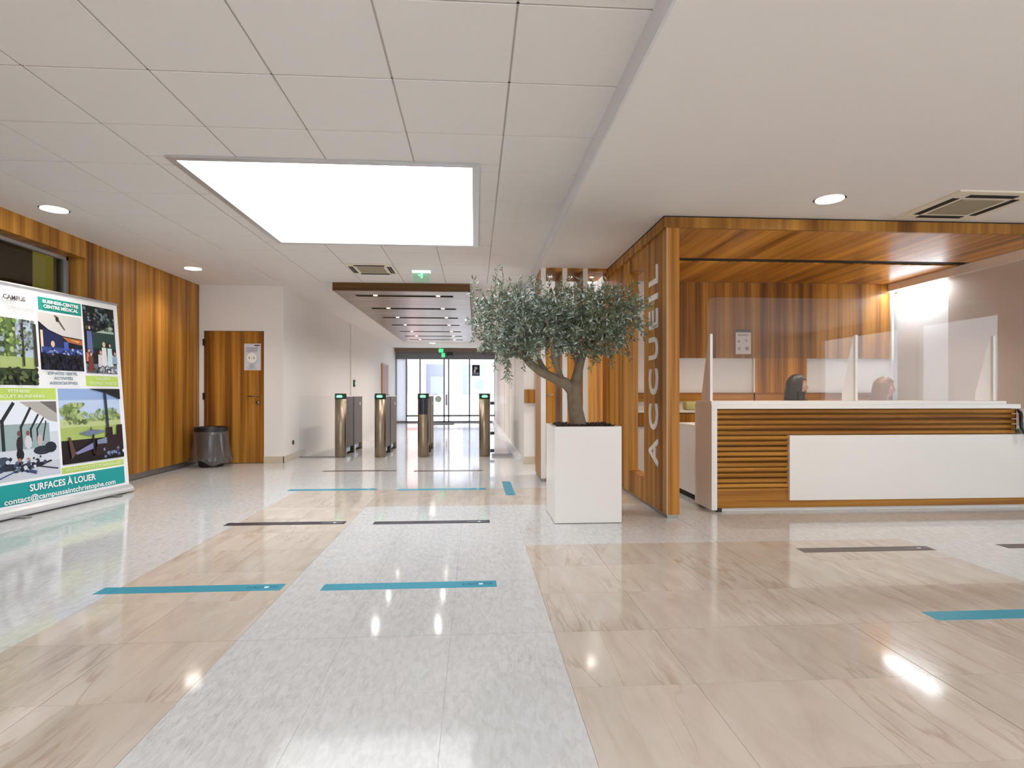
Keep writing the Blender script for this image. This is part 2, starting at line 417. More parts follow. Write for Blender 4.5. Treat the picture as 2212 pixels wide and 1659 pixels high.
pl = MB()      # smooth plaster border and corridor ceiling
pl.box(XL, xs[0], YR, YB, CE, S0); [pl.box(*q, CE, S0) for q in cut((xs[0], 0.755, YR, ys[0]), CE)]; pl.box(xs[0], 0.755, ys[-1], YB + 0.4, CE, S0)
pl.box(XC - 0.05, XD + 0.05, YB + 0.4, YE, CE, S0)
pl.build('plaster_border', M['plaster'], ceiling)
low = MB().box(XR + 0.3, 8.4, YR, 4.9, CR, CR + 0.35)
for q in cut((0.757, XR + 0.3, YR, 8.35), CR): low.box(*q, CR, CR + 0.35)
struct(low.build('ceiling', M['plaster']), 'smooth lowered plaster ceiling above the reception')
struct(MB().box(0.742, 0.757, YR, 8.35, CR - 0.002, CE + 0.0).build('trim_1', plain('pale_edge_profile', lin(214, 214, 218), 0.5)), 'pale edge strip where the tiled ceiling steps down')

# skylight well with opal panel
def skylight(hx0, hx1, hy0, hy1, z, label):
    sk = thing('skylight', label, 'skylight', ((hx0 + hx1) / 2, (hy0 + hy1) / 2, z))
    hw, hd, hz = (hx1 - hx0) / 2, (hy1 - hy0) / 2, 0.712
    w_ = MB()
    w_.box(-hw - 0.05, -hw, -hd - 0.05, hd + 0.05, 0.0, hz); w_.box(hw, hw + 0.05, -hd - 0.05, hd + 0.05, 0.0, hz)
    w_.box(-hw, hw, -hd - 0.05, -hd, 0.0, hz); w_.box(-hw, hw, hd, hd + 0.05, 0.0, hz)
    w_.build('well_wall', M['white_lac'], sk)
    MB().box(-hw - 0.05, hw + 0.05, -hd - 0.05, hd + 0.05, hz, hz + 0.04).build('opal_panel', M['sky_panel'], sk)
    fr = MB(); t = 0.055
    for (a0, a1, b0, b1) in ((-hw - t, hw + t, -hd - t, -hd), (-hw - t, hw + t, hd, hd + t), (-hw - t, -hw, -hd, hd), (hw, hw + t, -hd, hd)): fr.box(a0, a1, b0, b1, -0.012, -0.0005)
    fr.build('frame', M['alu'], sk)
skylight(*HOLES[0], 'large square recessed skylight glowing white in the tiled ceiling')
skylight(*HOLES[1], 'square skylight in the tiled ceiling behind the photographer')
skylight(*HOLES[2], 'square skylight in the lowered ceiling behind the photographer')

# ------------------------------------------------------------------ walls
# left veneer wall with a window opening
WY0, WY1, WZ1 = 2.6, 6.24, 2.46
wl = MB()
wl.box(XL - 0.25, XL, WY1, YB, 0.075, CE); wl.box(XL - 0.25, XL, YR, WY0, 0.075, CE)
wl.box(XL - 0.25, XL, WY0, WY1, WZ1, CE); wl.box(XL - 0.25, XL, WY0, WY1, 0.075, 0.5)
wall_left = struct(wl.build('wall_left', M['wood_z']), 'teak veneer wall on the left')
struct(MB().box(XL - 0.2, XL - 0.012, YR, YB, 0, 0.075).build('baseboard_left', M['grey_metal']), 'recessed grey metal plinth of the veneer wall')
struct(MB().box(XL - 0.02, XL + 0.0, YB - 0.012, YB, 0, CE).build('trim_2', M['white_lac']))
wn = MB(); fx = -4.30
wn.box(fx, fx + 0.05, WY0, WY1, WZ1 - 0.03, WZ1); wn.box(fx, fx + 0.05, WY1 - 0.03, WY1, 0.5, WZ1); wn.box(fx, fx + 0.05, WY0, WY0 + 0.03, 0.5, WZ1); wn.box(fx, fx + 0.05, WY0, WY1, 0.5, 0.53)
win1 = struct(wn.build('window_1', M['alu']), 'interior window set back in the veneer wall')
MB().box(fx + 0.015, fx + 0.021, WY0 + 0.03, WY1 - 0.03, 0.53, WZ1 - 0.03).build('pane', M['dark_glass'], win1)
dk = MB()
for (a0, a1, b0, b1) in ((fx - 0.03, fx, WY1 - 0.10, WY1), (fx - 0.03, fx, WY0, WY0 + 0.1)): dk.box(a0, a1, b0, b1, 0.5, WZ1)
dk.build('window_gasket', M['black'], win1)
side = MB()   # the dim room behind it
side.m = 0; side.box(-7.6, -7.5, 1.5, 8.6, 0, 3.3); side.box(-7.5, fx - 0.04, 8.5, 8.6, 0, 3.3); side.box(-7.5, fx - 0.04, 1.5, 1.6, 0, 3.3); side.box(-7.5, fx - 0.04, 1.6, 8.5, 3.2, 3.3); side.box(-7.5, fx - 0.04, 1.6, 8.5, -0.1, 0.0)
struct(side.build('wall_side_room', M['dim'] if 'dim' in M else plain('dim_room_paint', lin(92, 74, 52), 0.8)), 'dim brown room behind the interior window')
struct(MB().box(-5.5, -5.2, 7.45, 7.95, 0, 3.198).build('wall_side_room_pillar', plain('olive_paint', lin(196, 182, 84), 0.7)), 'olive yellow pillar in the dim room')
lmp = thing('side_room_fill', 'added unseen lamp lighting the side room behind the interior window', 'lamp', (-6.2, 3.6, 3.2))  # added out of view so the pillar and dim room get light
MB().lathe([(0.08, -0.02), (0.08, 0.0)], n=16).build('diffuser', emis('fill_glow', (1, 0.9, 0.6, 1), 3.0), lmp)
l = bpy.data.lights.new('side_room_fill_light', 'POINT'); l.energy = 60; l.color = (1, 0.9, 0.62); l.shadow_soft_size = 0.1
lo = bpy.data.objects.new('side_room_fill_light', l); C.objects.link(lo); lo.parent = lmp; lo.location = (0, 0, -0.9)
# back wall beside the corridor, with the veneer door
DX0, DX1, DZ = -4.015, -3.142, 1.972
bw = MB().box(DX1, XC, YB, YB + 0.2, 0, CE).box(XL - 0.05, DX0, YB, YB + 0.2, 0, CE).box(DX0, DX1, YB, YB + 0.2, DZ, CE).box(DX0, DX1, YB + 0.09, YB + 0.2, 0, DZ)
struct(bw.build('wall_back', M['white_wall']), 'white wall holding the veneer door')
door = struct(MB().box(DX0 + 0.006, DX1 - 0.004, YB + 0.012, YB + 0.055, 0.006, DZ - 0.004).build('door_1', M['wood_z']), 'teak veneer door')
for z in (1.80, 1.0, 0.25): MB().box(DX0 - 0.012, DX0 + 0.012, YB - 0.006, YB + 0.012, z - 0.05, z + 0.05).build('hinge', M['black'], door)
hd_ = MB().tube([(DX1 - 0.09, YB + 0.012, 1.0), (DX1 - 0.09, YB - 0.05, 1.0), (DX1 - 0.22, YB - 0.05, 1.0)], 0.010)
hd_.lathe([(0.026, -0.004), (0.026, 0.004)], 0, 0, 0)
o = hd_.build('handle', M['steel'], door)
me = MB(); me.tube([(DX1 - 0.09, YB + 0.014, 0.91), (DX1 - 0.09, YB - 0.006, 0.91)], 0.026, n=16); me.build('lock', M['steel'], door)
struct(MB().box(DX1 + 0.0, XC + 0.012, YB - 0.012, YB, 0, 0.10).build('baseboard_back', M['skirting_stone']))
# corridor walls
cl = MB().box(XC - 0.15, XC, YB + 0.2, 13.24, 0, CE).box(XC - 0.15, XC + 0.03, 13.24, YE, 0, CE)
struct(cl.build('wall_corridor_left', M['white_wall']), 'long white left wall of the corridor')
struct(MB().box(XC, XC + 0.014, YB - 0.012, 9.75, 0, 0.10).build('baseboard_corridor', M['skirting_stone']))
cr = MB().box(XD, XD + 0.12, 8.35, YE, 0, CE).box(XD + 0.12, 1.9, 8.35, 8.47, 0, CR)
struct(cr.build('wall_corridor_right', M['white_wall']), 'white right wall of the corridor')
struct(MB().box(XD - 0.002, 0.90, 8.335, 8.35, 0, 0.11).build('baseboard_pier', M['skirting_stone']))
struct(MB().box(XD - 0.10, XD, 8.9, YE - 0.3, 0.0, 0.07).build('baseboard_corridor_right', M['white_gloss']), 'low glossy white plinth along the right corridor wall')
pn = MB()
for y in (10.2, 12.0, 13.9): pn.box(XD - 0.003, XD, y, y + 0.012, 0.08, CE)
struct(pn.build('trim_3', M['grey_metal']))
# veneer cladding behind the fins
vc = struct(MB().box(0.90, 1.90, 8.31, 8.35, 0, 2.02).build('wall_alcove', M['wood_z']), 'veneer cladding behind the fins')
MB().tube([(1.02, 8.31, 1.02), (1.02, 8.26, 1.02), (1.14, 8.26, 1.02)], 0.011).build('handle', M['steel'], vc)
# right wall, reception back wall
rw = MB().box(XR, XR + 0.2, 4.66, 6.02, 0, CR).box(XR + 0.06, XR + 0.2, 6.02, 7.1, 0, CR)
XF = 8.2
rw.box(XR + 0.2, XF, 4.66, 4.86, 0, CR)
for a, b in ((YR, -3.2), (-0.6, -0.2), (2.4, 4.66)): rw.box(XF, XF + 0.2, a, b, 0, CR)
rw.box(XF, XF + 0.2, YR, 4.66, 2.35, CR); rw.box(XF, XF + 0.2, YR, 4.66, 0, 0.25)
struct(rw.build('wall_right', M['beige_wall']), 'beige wall on the right')
for n_, (a, b) in enumerate(((-3.2, -0.6), (-0.2, 2.4))):
    f = MB().box(XF + 0.06, XF + 0.12, a, b, 0.25, 0.31).box(XF + 0.06, XF + 0.12, a, b, 2.29, 2.35).box(XF + 0.06, XF + 0.12, a, a + 0.06, 0.31, 2.29).box(XF + 0.06, XF + 0.12, b - 0.06, b, 0.31, 2.29)
    wo = struct(f.build('window_%d' % (n_ + 6), M['grey_metal'])); MB().box(XF + 0.087, XF + 0.093, a + 0.06, b - 0.06, 0.31, 2.29).build('pane', M['glass'], wo)
MBp = MB().box(XR + 0.035, XR + 0.06, 6.02, 6.90, 0.0, 2.30)
struct(MBp.build('wall_niche', M['white_gloss']), 'glossy white lit niche panel beside the reception')
struct(MB().box(XR - 0.06, XR + 0.06, 4.66, 6.90, 2.33, 2.42).build('trim_4', M['white_lac']), 'white bulkhead strip under the canopy edge')
wb = MB().box(1.70, XR + 0.06, 6.90, 7.1, 0, CR)
wback = struct(wb.build('wall_reception_back', M['white_wall']), 'white back wall of the reception')
MB().box(2.40, XR - 0.005, 6.868, 6.90, 1.48, 2.42).build('veneer_panel', M['wood_z'], wback)
MB().box(3.48, 4.155, 6.872, 6.90, 1.05, 1.48).build('veneer_panel', M['wood_zl'], wback)
MB().box(1.86, XR - 0.005, 6.86, 6.90, 0.94, 1.05).build('veneer_band', M['wood_x'], wback)
MB().box(3.462, 3.478, 6.86, 6.90, 0.94, 1.48).build('edge_trim', M['white_lac'], wback)
MB().box(XR - 0.035, XR - 0.003, 6.84, 6.868, 1.46, 2.36).build('edge_trim', M['white_lac'], wback)
# rear wall with windows behind the camera
rr = MB(); wx = [(-3.6, -0.9), (-0.6, 2.1), (2.4, 5.0)]
rr.box(XL - 0.3, 8.4, YR - 0.2, YR, 2.45, CE + 0.2); rr.box(XL - 0.3, 8.4, YR - 0.2, YR, 0, 0.25)
ed = [XL - 0.3] + [e for p in wx for e in p] + [8.4]
for a, b in zip(ed[0::2], ed[1::2]): rr.box(a, b, YR - 0.2, YR, 0.25, 2.45)
struct(rr.build('wall_rear', M['white_wall']), 'rear wall with three large windows')
for n_, (a, b) in enumerate(wx):
    f = MB(); t = 0.05
    f.box(a, b, YR - 0.12, YR - 0.06, 0.25, 0.25 + t); f.box(a, b, YR - 0.12, YR - 0.06, 2.45 - t, 2.45)
    f.box(a, a + t, YR - 0.12, YR - 0.06, 0.25, 2.45); f.box(b - t, b, YR - 0.12, YR - 0.06, 0.25, 2.45); f.box((a + b) / 2 - t / 2, (a + b) / 2 + t / 2, YR - 0.12, YR - 0.06, 0.3, 2.4)
    wo = struct(f.build('window_%d' % (n_ + 3), M['grey_metal']))
    for c0, c1 in ((a + t, (a + b) / 2 - t / 2), ((a + b) / 2 + t / 2, b - t)):
        MB().box(c0, c1, YR - 0.093, YR - 0.087, 0.3, 2.4).build('pane', M['glass'], wo)

# ------------------------------------------------------------------ entrance front at the end of the corridor
ef = MB(); bronze = plain('bronze_lintel', lin(120, 100, 84), 0.4)
struct(MB().box(XC + 0.03, XD, YE - 0.35, YE, 2.51, CE).build('trim_5', bronze), 'brown lintel over the entrance doors')
mull = [XC + 0.03, -2.47, -1.99, -1.13, -0.97, -0.22, 0.70]
ef.box(XC + 0.03, XD, YE - 0.08, YE + 0.02, 2.27, 2.51)
for i, x in enumerate(mull):
    ef.box(x, x + (0.03 if i in (0, 6) else 0.045), YE - 0.06, YE, 0.0, 2.27)
ef.box(-2.47, XD, YE - 0.06, YE, 0.21, 0.27); ef.box(XC + 0.03, XD, YE - 0.06, YE + 0.02, 0.0, 0.05)
entr = struct(ef.build('window_2', plain('entrance_frame_grey', lin(128, 128, 134), 0.4)), 'glazed entrance front at the far end of the corridor')
for a, b in zip(mull[1:-1], mull[2:]):
    MB().box(a + 0.045, b, YE - 0.035, YE - 0.029, 0.05, 2.27).build('pane', M['glass'], entr)
MB().box(mull[0] + 0.03, -2.47, YE - 0.05, YE - 0.01, 0.05, 2.27).build('white_panel', M['frosted'], entr)
MB().box(-1.05, -0.99, YE - 0.13, YE - 0.06, 0.62, 1.0).build('door_handle', M['grey_metal'], entr)
fx_ = lambda u, v, h: (u, YE - 0.036 - h, v)
po = print_mesh('glass_poster', [(rect(-0.10, 0.17, 1.68, 2.07), (40, 38, 44)), (disc(0.03, 1.95, 0.06), (190, 186, 190)), (rect(-0.07, 0.14, 1.72, 1.80), (150, 146, 150)), (rect(-0.04, 0.02, 1.80, 1.9), (220, 216, 216))], fx_)
tag(po, 'black and white poster stuck on the entrance glass', 'poster')
st_ = print_mesh('door_sticker', [(disc(-1.32, 0.84, 0.11), (150, 190, 160)), (disc(-1.32, 0.84, 0.08), (205, 220, 210))], fx_)
tag(st_, 'pale green round sticker low on the entrance glass', 'sticker')
mt = MB().box(-1.62, -0.72, 19.1, 20.1, 0.0, 0.012).build('door_mat', plain('grey_mat', lin(92, 88, 96), 0.95, noise=0.2, nscale=60)); tag(mt, 'grey door mat in front of the entrance doors', 'mat')
# outside
ext = MB().box(-14, 14, YE + 0.1, 60, -0.15, -0.02)
struct(ext.build('floor_forecourt', plain('pale_paving', lin(212, 208, 204), 0.8)), 'pale paved forecourt outside')
br = thing('brick_building', 'pink brick building outside behind the entrance glass', 'building', (-5.6, 29.5, -0.02))
MB().box(-6.0, 2.75, 0, 4, 0, 11).build('wall', plain('pink_brick', lin(214, 170, 162), 0.8, noise=0.1, nscale=5), br)
WG = plain('outside_window', lin(120, 128, 142), 0.3)
for x in (-2.2, 0.2, 1.25):
    for z in (1.1, 3.6): MB().box(x, x + 0.9, -0.04, 0.02, z, z + 1.4).build('window', WG, br)
ob = thing('pale_building', 'pale grey building far outside the entrance glass', 'building', (3.0, 34, -0.02))
MB().box(-7, 14, 0, 4, 0, 13).build('wall', plain('pale_render', lin(204, 205, 210), 0.8), ob)
for i in range(6):
    for z in (1.0, 4.0): MB().box(-6.0 + i * 2.3, -4.8 + i * 2.3, -0.05, 0.02, z, z + 1.8).build('window', plain('outside_window_b', lin(150, 160, 176), 0.3), ob)
# exit signs
def exit_sign(loc, w, label, h=0.12):
    t = thing('exit_sign', label, 'exit sign', loc)
    MB().box(-w / 2, w / 2, -0.03, 0.03, -0.03, 0).build('housing', M['white_sign'], t, bevel=0.004)
    MB().box(-w / 2 + 0.01, w / 2 - 0.01, -0.004, 0.004, -0.03 - h, -0.03).build('plate', thin_glass('sign_acrylic', (0.75, 0.95, 0.82, 1), haze=0.45, haze_col=lin(200, 232, 214)), t)
    pic = MB(); pic.prism([(-0.012, -0.035), (0.02, -0.035), (0.012, -0.10), (-0.006, -0.10)], 'y', -0.007, -0.0045); pic.prism([(-0.05, -0.06), (-0.02, -0.045), (-0.02, -0.075)], 'y', -0.007, -0.0045)
    pic.build('pictogram', M['green_led'], t); return t
exit_sign((-0.70, 7.5, CE), 0.24, 'green lit exit sign hanging from the tiled ceiling')
g_ = thing('exit_sign', 'small green exit light above the entrance doors', 'exit sign', (-1.2, YE - 0.42, 2.52))
MB().box(-0.08, 0.08, 0, 0.065, -0.03, 0.10).build('housing', M['green_sign'], g_, bevel=0.01)
MB().box(0.02, 0.14, 0.0, 0.06, -0.20, -0.05).build('lower_sign', M['green_sign'], g_, bevel=0.01)
cm = thing('camera_sensor', 'black motion sensor above the sliding entrance doors', 'sensor', (-0.90, YE - 0.42, 2.43))
MB().box(-0.10, 0.10, 0.0, 0.34, -0.06, 0.06).build('body', M['black'], cm, bevel=0.02)

# ------------------------------------------------------------------ corridor ceiling raft with slots
RX0, RX1, RY0, RY1, RZ = -2.055, -0.075, 8.36, 16.4, 2.53
raft = thing('wood_ceiling_raft', 'dark glossy wood ceiling raft with black slots over the corridor', 'ceiling raft', ((RX0 + RX1) / 2, RY0, RZ))
rw2 = (RX1 - RX0) / 2; sl0, sl1 = -rw2 + 0.25, rw2 - 0.26; ln = RY1 - RY0
slots = [0.42, 1.72, 2.92, 4.13, 5.42, 6.52, 7.50]
MB().box(-rw2, rw2, -0.001, 0.02, 0, CE - RZ).build('fascia', wood('dark_fascia_veneer', 'x', tone=0.42), raft)
sp = MB().box(-rw2, sl0, 0.02, ln, 0, 0.008).box(sl1, rw2, 0.02, ln, 0, 0.008)
sp.build('edge_board', M['wood_raft'], raft)
edges = [0.02] + [e for s in slots for e in (s - 0.085, s + 0.085)] + [ln]
for a, b in zip(edges[0::2], edges[1::2]): MB().box(sl0, sl1, a, b, 0, 0.008).build('board', M['wood_raft'], raft)
MB().box(-rw2, rw2, 0.02, ln, 0.012, CE - RZ).build('core', M['black_soft'], raft)
for s in slots:
    for x in (-0.45, 0.5):
        MB().lathe([(0.032, 0.0), (0.032, 0.01)], x, s, 0.001, n=14).build('spot_lamp', M['lamp_small'], raft)
        l = bpy.data.lights.new('raft_lamp', 'SPOT'); l.energy = 36; l.color = (1, 0.95, 0.9); l.spot_size = R(150); l.spot_blend = 0.9; l.shadow_soft_size = 0.03
        lo = bpy.data.objects.new('raft_lamp', l); C.objects.link(lo); lo.parent = raft; lo.location = (x, s, -0.02)

# ------------------------------------------------------------------ downlights
def downlight(x, y, z, label, r=0.10, power=50, col=(1, 0.92, 0.80), spot=True):
    t = thing('downlight', label, 'downlight', (x, y, z), group='round ceiling downlights')
    MB().lathe([(r + 0.014, -0.004), (r + 0.014, 0.0), (r, 0.0), (r, -0.006)], n=28, caps=False).build('rim', M['white_lac'], t)
    MB().lathe([(r, -0.003), (r, 0.0)], n=28).build('diffuser', M['lamp'], t)
    l = bpy.data.lights.new('downlight_lamp', 'SPOT'); l.energy = power; l.color = col; l.spot_size = R(125); l.spot_blend = 0.9; l.shadow_soft_size = 0.08
    lo = bpy.data.objects.new('downlight_lamp', l); C.objects.link(lo); lo.parent = t; lo.location = (0, 0, -0.03)
    return t
downlight(-3.665, 5.207, CE, 'round downlight over the banner stand, near the veneer wall')
downlight(-3.62, 7.56, CE, 'round downlight near the far end of the veneer wall')
downlight(2.694, 4.157, CR, 'round downlight in the lowered ceiling before the reception desk', power=40)
downlight(1.52, 7.42, CR, 'round downlight behind the fins, above the olive tree', r=0.09)
downlight(-1.35, 18.2, CE, 'small round downlight at the far end of the corridor ceiling', r=0.10)

# ------------------------------------------------------------------ ceiling cassettes
def cassette(x, y, z, label, s=0.62, yaw=0):
    t = thing('ceiling_cassette', label, 'air conditioner', (x, y, z), group='ceiling cassettes'); h = s / 2
    cream = M.setdefault('cream', plain('cream_plastic', lin(222, 212, 192), 0.5))
    MB().box(-h, h, -h, h, -0.012, 0.02).build('panel', cream, t, bevel=0.006)
    MB().box(-0.17, 0.17, -0.17, 0.17, -0.018, -0.011).build('intake_grille', M.setdefault('grille', plain('grey_grille', lin(150, 140, 118), 0.7)), t, bevel=0.004)
    for k in range(4):
        a = k * math.pi / 2; c, s_ = round(math.cos(a)), round(math.sin(a))
        for off in (0.225, 0.255):
            u0, u1, v0, v1 = -0.19, 0.19, off - 0.011, off + 0.011
            pts = [(u * c - v * s_, u * s_ + v * c) for u, v in ((u0, v0), (u1, v0), (u1, v1), (u0, v1))]
            MB().prism(pts, 'z', -0.016, -0.011).build('outlet_slot', M['black_soft'], t)
    return t
cassette(3.85, 4.235, CR, 'cream ceiling air cassette above the reception desk', s=0.66)
cassette(-1.323, 7.44, CE, 'cream ceiling air cassette in the tiled ceiling near the exit sign', s=0.596)

# ------------------------------------------------------------------ partition with ACCUEIL lettering
PX0, PX1, PY0, PY1, PZ = 1.59, 1.70, 4.63, 7.0, 2.42
OY0, OY1, OZ0, OZ1 = 5.26, 5.83, 0.25, 2.27
pt = MB().box(PX0, PX1, PY0 + 0.012, OY0, 0.03, PZ).box(PX0, PX1, OY1, PY1, 0.03, PZ).box(PX0, PX1, OY0, OY1, OZ1, PZ).box(PX0, PX1, OY0, OY1, 0.03, OZ0)
part = struct(pt.build('wall_partition', M['wood_z']), 'teak veneer partition with a tall opening beside the reception')
MB().box(PX0 + 0.012, PX1, PY0, PY0 + 0.012, 0.03, PZ).build('front_edge', M['wood_zl'], part)
MB().box(PX0 - 0.001, PX0 + 0.012, PY0 - 0.001, PY0 + 0.012, 0.03, PZ).build('edge_band', plain('pale_edge_band', lin(176, 146, 116), 0.5), part)
MB().box(PX0 + 0.008, PX1 - 0.008, PY0 + 0.01, PY1, 0, 0.03).build('plinth', M['grey_metal'], part)
sgn = thing('sign_lettering', 'white raised letters reading upwards on the veneer partition', 'sign', (PX0, 4.96, 0.40))
letters = [('A', 0.525, 0.235), ('C', 0.834, 0.235), ('C', 1.143, 0.235), ('U', 1.44, 0.20), ('E', 1.70, 0.17), ('I', 1.89, 0.05), ('L', 2.085, 0.165)]
rotm = Matrix(((0, 0, -1), (0, 1, 0), (1, 0, 0))).to_4x4()   # text x -> +z, text y -> +y, normal -> -x
for ch, z, wdt in letters:
    me = text_mesh('letter', ch, 0.30, M['white_lac'], thick=0.006, width=wdt, bold=0.004)
    vs = me.vertices; xm = (max(v.co.x for v in vs) + min(v.co.x for v in vs)) / 2; ym = (max(v.co.y for v in vs) + min(v.co.y for v in vs)) / 2; hh = max(v.co.y for v in vs) - min(v.co.y for v in vs)
    for v in vs: v.co.x -= xm; v.co.y = (v.co.y - ym) * 0.235 / hh
    me.transform(rotm); link('letter', me, sgn, (-0.0065, 0, z - 0.40))
fp = lambda u, v, h: (PX0 - 0.001 - h, u, v)
nt_ = print_mesh('notice_sheet', [(rect(5.93, 6.12, 1.62, 1.89), (238, 238, 240)), (rect(5.97, 6.08, 1.70, 1.72), (150, 155, 165)), (rect(5.96, 6.09, 1.80, 1.83), (120, 130, 145))], fp)
tag(nt_, 'white paper notice on the partition, half behind the olive leaves', 'notice')

# fins
for i, x0 in enumerate((0.775, 1.03, 1.275)):
    t = thing('wood_fin', ['tall wood fin with white front edge, leftmost of three beside the planter', 'tall wood fin with white front edge, middle of three behind the olive tree', 'tall wood fin with white front edge, rightmost of three behind the olive trunk'][i], 'fin', (x0, 6.65, 0), group='tall wood fins')
    MB().box(0, 0.058, 0.008, 0.62, 0.04, CR - 0.0).build('slab', M['wood_z'], t)
    MB().box(0, 0.058, 0, 0.008, 0.04, CR - 0.0).build('front_edge', M['white_lac'], t)
    MB().box(0.008, 0.05, 0.012, 0.60, 0, 0.04).build('foot', M['grey_metal'], t)
    nx = (0.197, 0.187, 0.23)[i]
    MB().box(0.058, 0.058 + nx, 0.0, 0.62, CR - 0.035, CR - 0.0).build('top_board', M['wood_z'], t)
    MB().lathe([(0.022, -0.004), (0.022, 0.0)], 0.058 + nx / 2, 0.33, CR - 0.035, n=14).build('spot_lamp', M['lamp_small'], t)
bx = MB().box(-0.08, 0.08, -0.09, 0, -0.10, 0.10).build('wall_box', M['wood_z'], None, (0.805, 8.349, 1.0), bevel=0.004); tag(bx, 'small square wooden box on the white pier by the fins', 'box')

# ------------------------------------------------------------------ canopy over the desk
cp = thing('wood_canopy', 'teak veneer canopy hanging over the reception desk', 'canopy', (PX0 - 0.02, PY0 - 0.005, 2.42))
L_, D_ = XR - 0.062 - (PX0 - 0.02), 6.90 - (PY0 - 0.005)
sl_y0, sl_y1, sl_x0, sl_x1 = 1.04, 1.20, 0.10, 3.55
MB().box(0, L_, 0, 0.03, 0.0, 0.088).build('front_fascia', wood('canopy_fascia_veneer', 'z', tone=1.0, cross=5.0), cp)
MB().box(0, 0.03, 0.03, D_, 0.0, 0.088).build('side_fascia', M['wood_z'], cp)
pk = 12; pw = (L_ - 0.03) / pk
MBs = []
for k in range(pk):
    a, b = 0.03 + k * pw, 0.03 + (k + 1) * pw - 0.0015
    q = MB()
    if a < sl_x1: q.box(a, b, 0.03, sl_y0, 0.002, 0.014); q.box(a, b, sl_y1, D_ - 0.035, 0.002, 0.014)
    else: q.box(a, b, 0.03, D_ - 0.035, 0.002, 0.014)
    q.build('soffit_board', M['wood_y'], cp)
MB().box(0.03, sl_x1, sl_y0 - 0.03, sl_y1 + 0.03, 0.015, 0.06).build('slot_channel', M['black_soft'], cp)
MB().box(0.0, L_, 0.012, D_, 0.088, CR - 2.42).build('shadow_gap', M['black_soft'], cp)  # black block painting in the shade between canopy and ceiling
MB().lathe([(0.03, 0.0), (0.03, 0.004)], 0.42, 1.62, -0.003, n=14).build('spot_lamp', M['lamp_small'], cp)
for (x, y) in ((0.6, 1.125), (1.35, 1.125), (2.1, 1.125), (2.8, 1.125)):  # unseen spots without fixtures, added along the slot to brighten the reception
    l = bpy.data.lights.new('canopy_fill', 'SPOT'); l.energy = 36; l.color = (1, 0.90, 0.76); l.spot_size = R(110); l.spot_blend = 0.8; l.shadow_soft_size = 0.03
    lo = bpy.data.objects.new('canopy_fill', l); C.objects.link(lo); lo.parent = cp; lo.location = (x, y, -0.02)
ls = MB().box(XR - 0.055, XR - 0.02, 6.06, 6.85, 2.310, 2.3299).build('led_strip', M['led_strip']); tag(ls, 'bright light strip at the top of the white niche', 'light')
l = bpy.data.lights.new('niche_lamp', 'AREA'); l.shape = 'RECTANGLE'; l.size = 0.78; l.size_y = 0.04; l.energy = 6; l.color = (0.92, 0.96, 1.0)
lo = bpy.data.objects.new('niche_lamp', l); C.objects.link(lo); lo.location = (XR - 0.13, 6.45, 2.30)
lo.rotation_euler = Vector((0.165, 0, -1.1)).to_track_quat('-Z', 'Y').to_euler()

# ------------------------------------------------------------------ reception desk
DKX0, DKX1, DKY = 2.06, 5.6, 4.85
DKX1 = XR - 0.012
dk = thing('reception_desk', 'white and teak slatted reception desk under the canopy', 'reception desk', (DKX0, DKY, 0))
ex = DKX1 - DKX0
MB().box(0, 0.05, -0.02, 0.36, 0.02, 0.905).build('side_panel', M['white_lac'], dk, bevel=0.002)
MB().box(0, 2.87, -0.02, 0.36, 0.905, 0.945).build('counter_top', M['white_lac'], dk, bevel=0.002)
MB().box(0.0, 2.74, -0.012, 0.34, 0.945, 0.973).build('counter_top', M['white_lac'], dk, bevel=0.002)
ns = 15; pit = (0.905 - 0.205) / ns
prof = [(-0.014, 0.004), (-0.002, -0.0), (0.03, 0.0), (0.03, 0.042), (-0.002, 0.042), (-0.014, 0.036)]
prof = [(0.03, 0.003), (0.006, 0.003), (-0.004, 0.009), (-0.008, 0.018), (-0.008, 0.026), (-0.004, 0.034), (0.006, 0.041), (0.03, 0.041)]
for i in range(ns):
    z = 0.905 - (i + 1) * pit
    x1 = 2.83 if i < 5 else 0.70
    MB().prism([(p[0] - 0.0, p[1] + z) for p in prof], 'x', 0.05, x1).build('slat', M['wood_x'], dk, (0, 0, 0))
for i in range(5):
    z = 0.905 - (i + 1) * pit
    MB().box(2.83, 2.842, -0.004, 0.028, z + 0.004, z + 0.040).build('slat_cap', M['black'], dk)
MB().box(0.05, 2.83, 0.03, 0.06, 0.20, 0.905).build('slat_backing', wood('dark_backing', 'x', tone=0.5), dk)
MB().box(0.05, ex, -0.006, 0.05, 0.035, 0.205).build('base_board', M['wood_x'], dk)
MB().box(0.70, ex, -0.03, 0.045, 0.10, 0.672).build('front_panel', M['white_lac'], dk, bevel=0.003)
MB().box(0.09, ex, 0.03, 0.06, 0.0, 0.035).build('plinth', M['white_lac'], dk)
MB().box(0.06, 0.10, -0.0, 0.04, 0.0, 0.035).build('foot', M['black'], dk)
MB().box(0.08, 0.11, 0.36, 1.12, 0.05, 0.70).build('side_panel', M['white_lac'], dk)
MB().box(0.08, ex, 0.30, 1.12, 0.70, 0.73).build('work_top', M['white_lac'], dk)
MB().box(0.085, 0.105, 0.36, 1.10, 0.0, 0.05).build('plinth', M['black_soft'], dk)
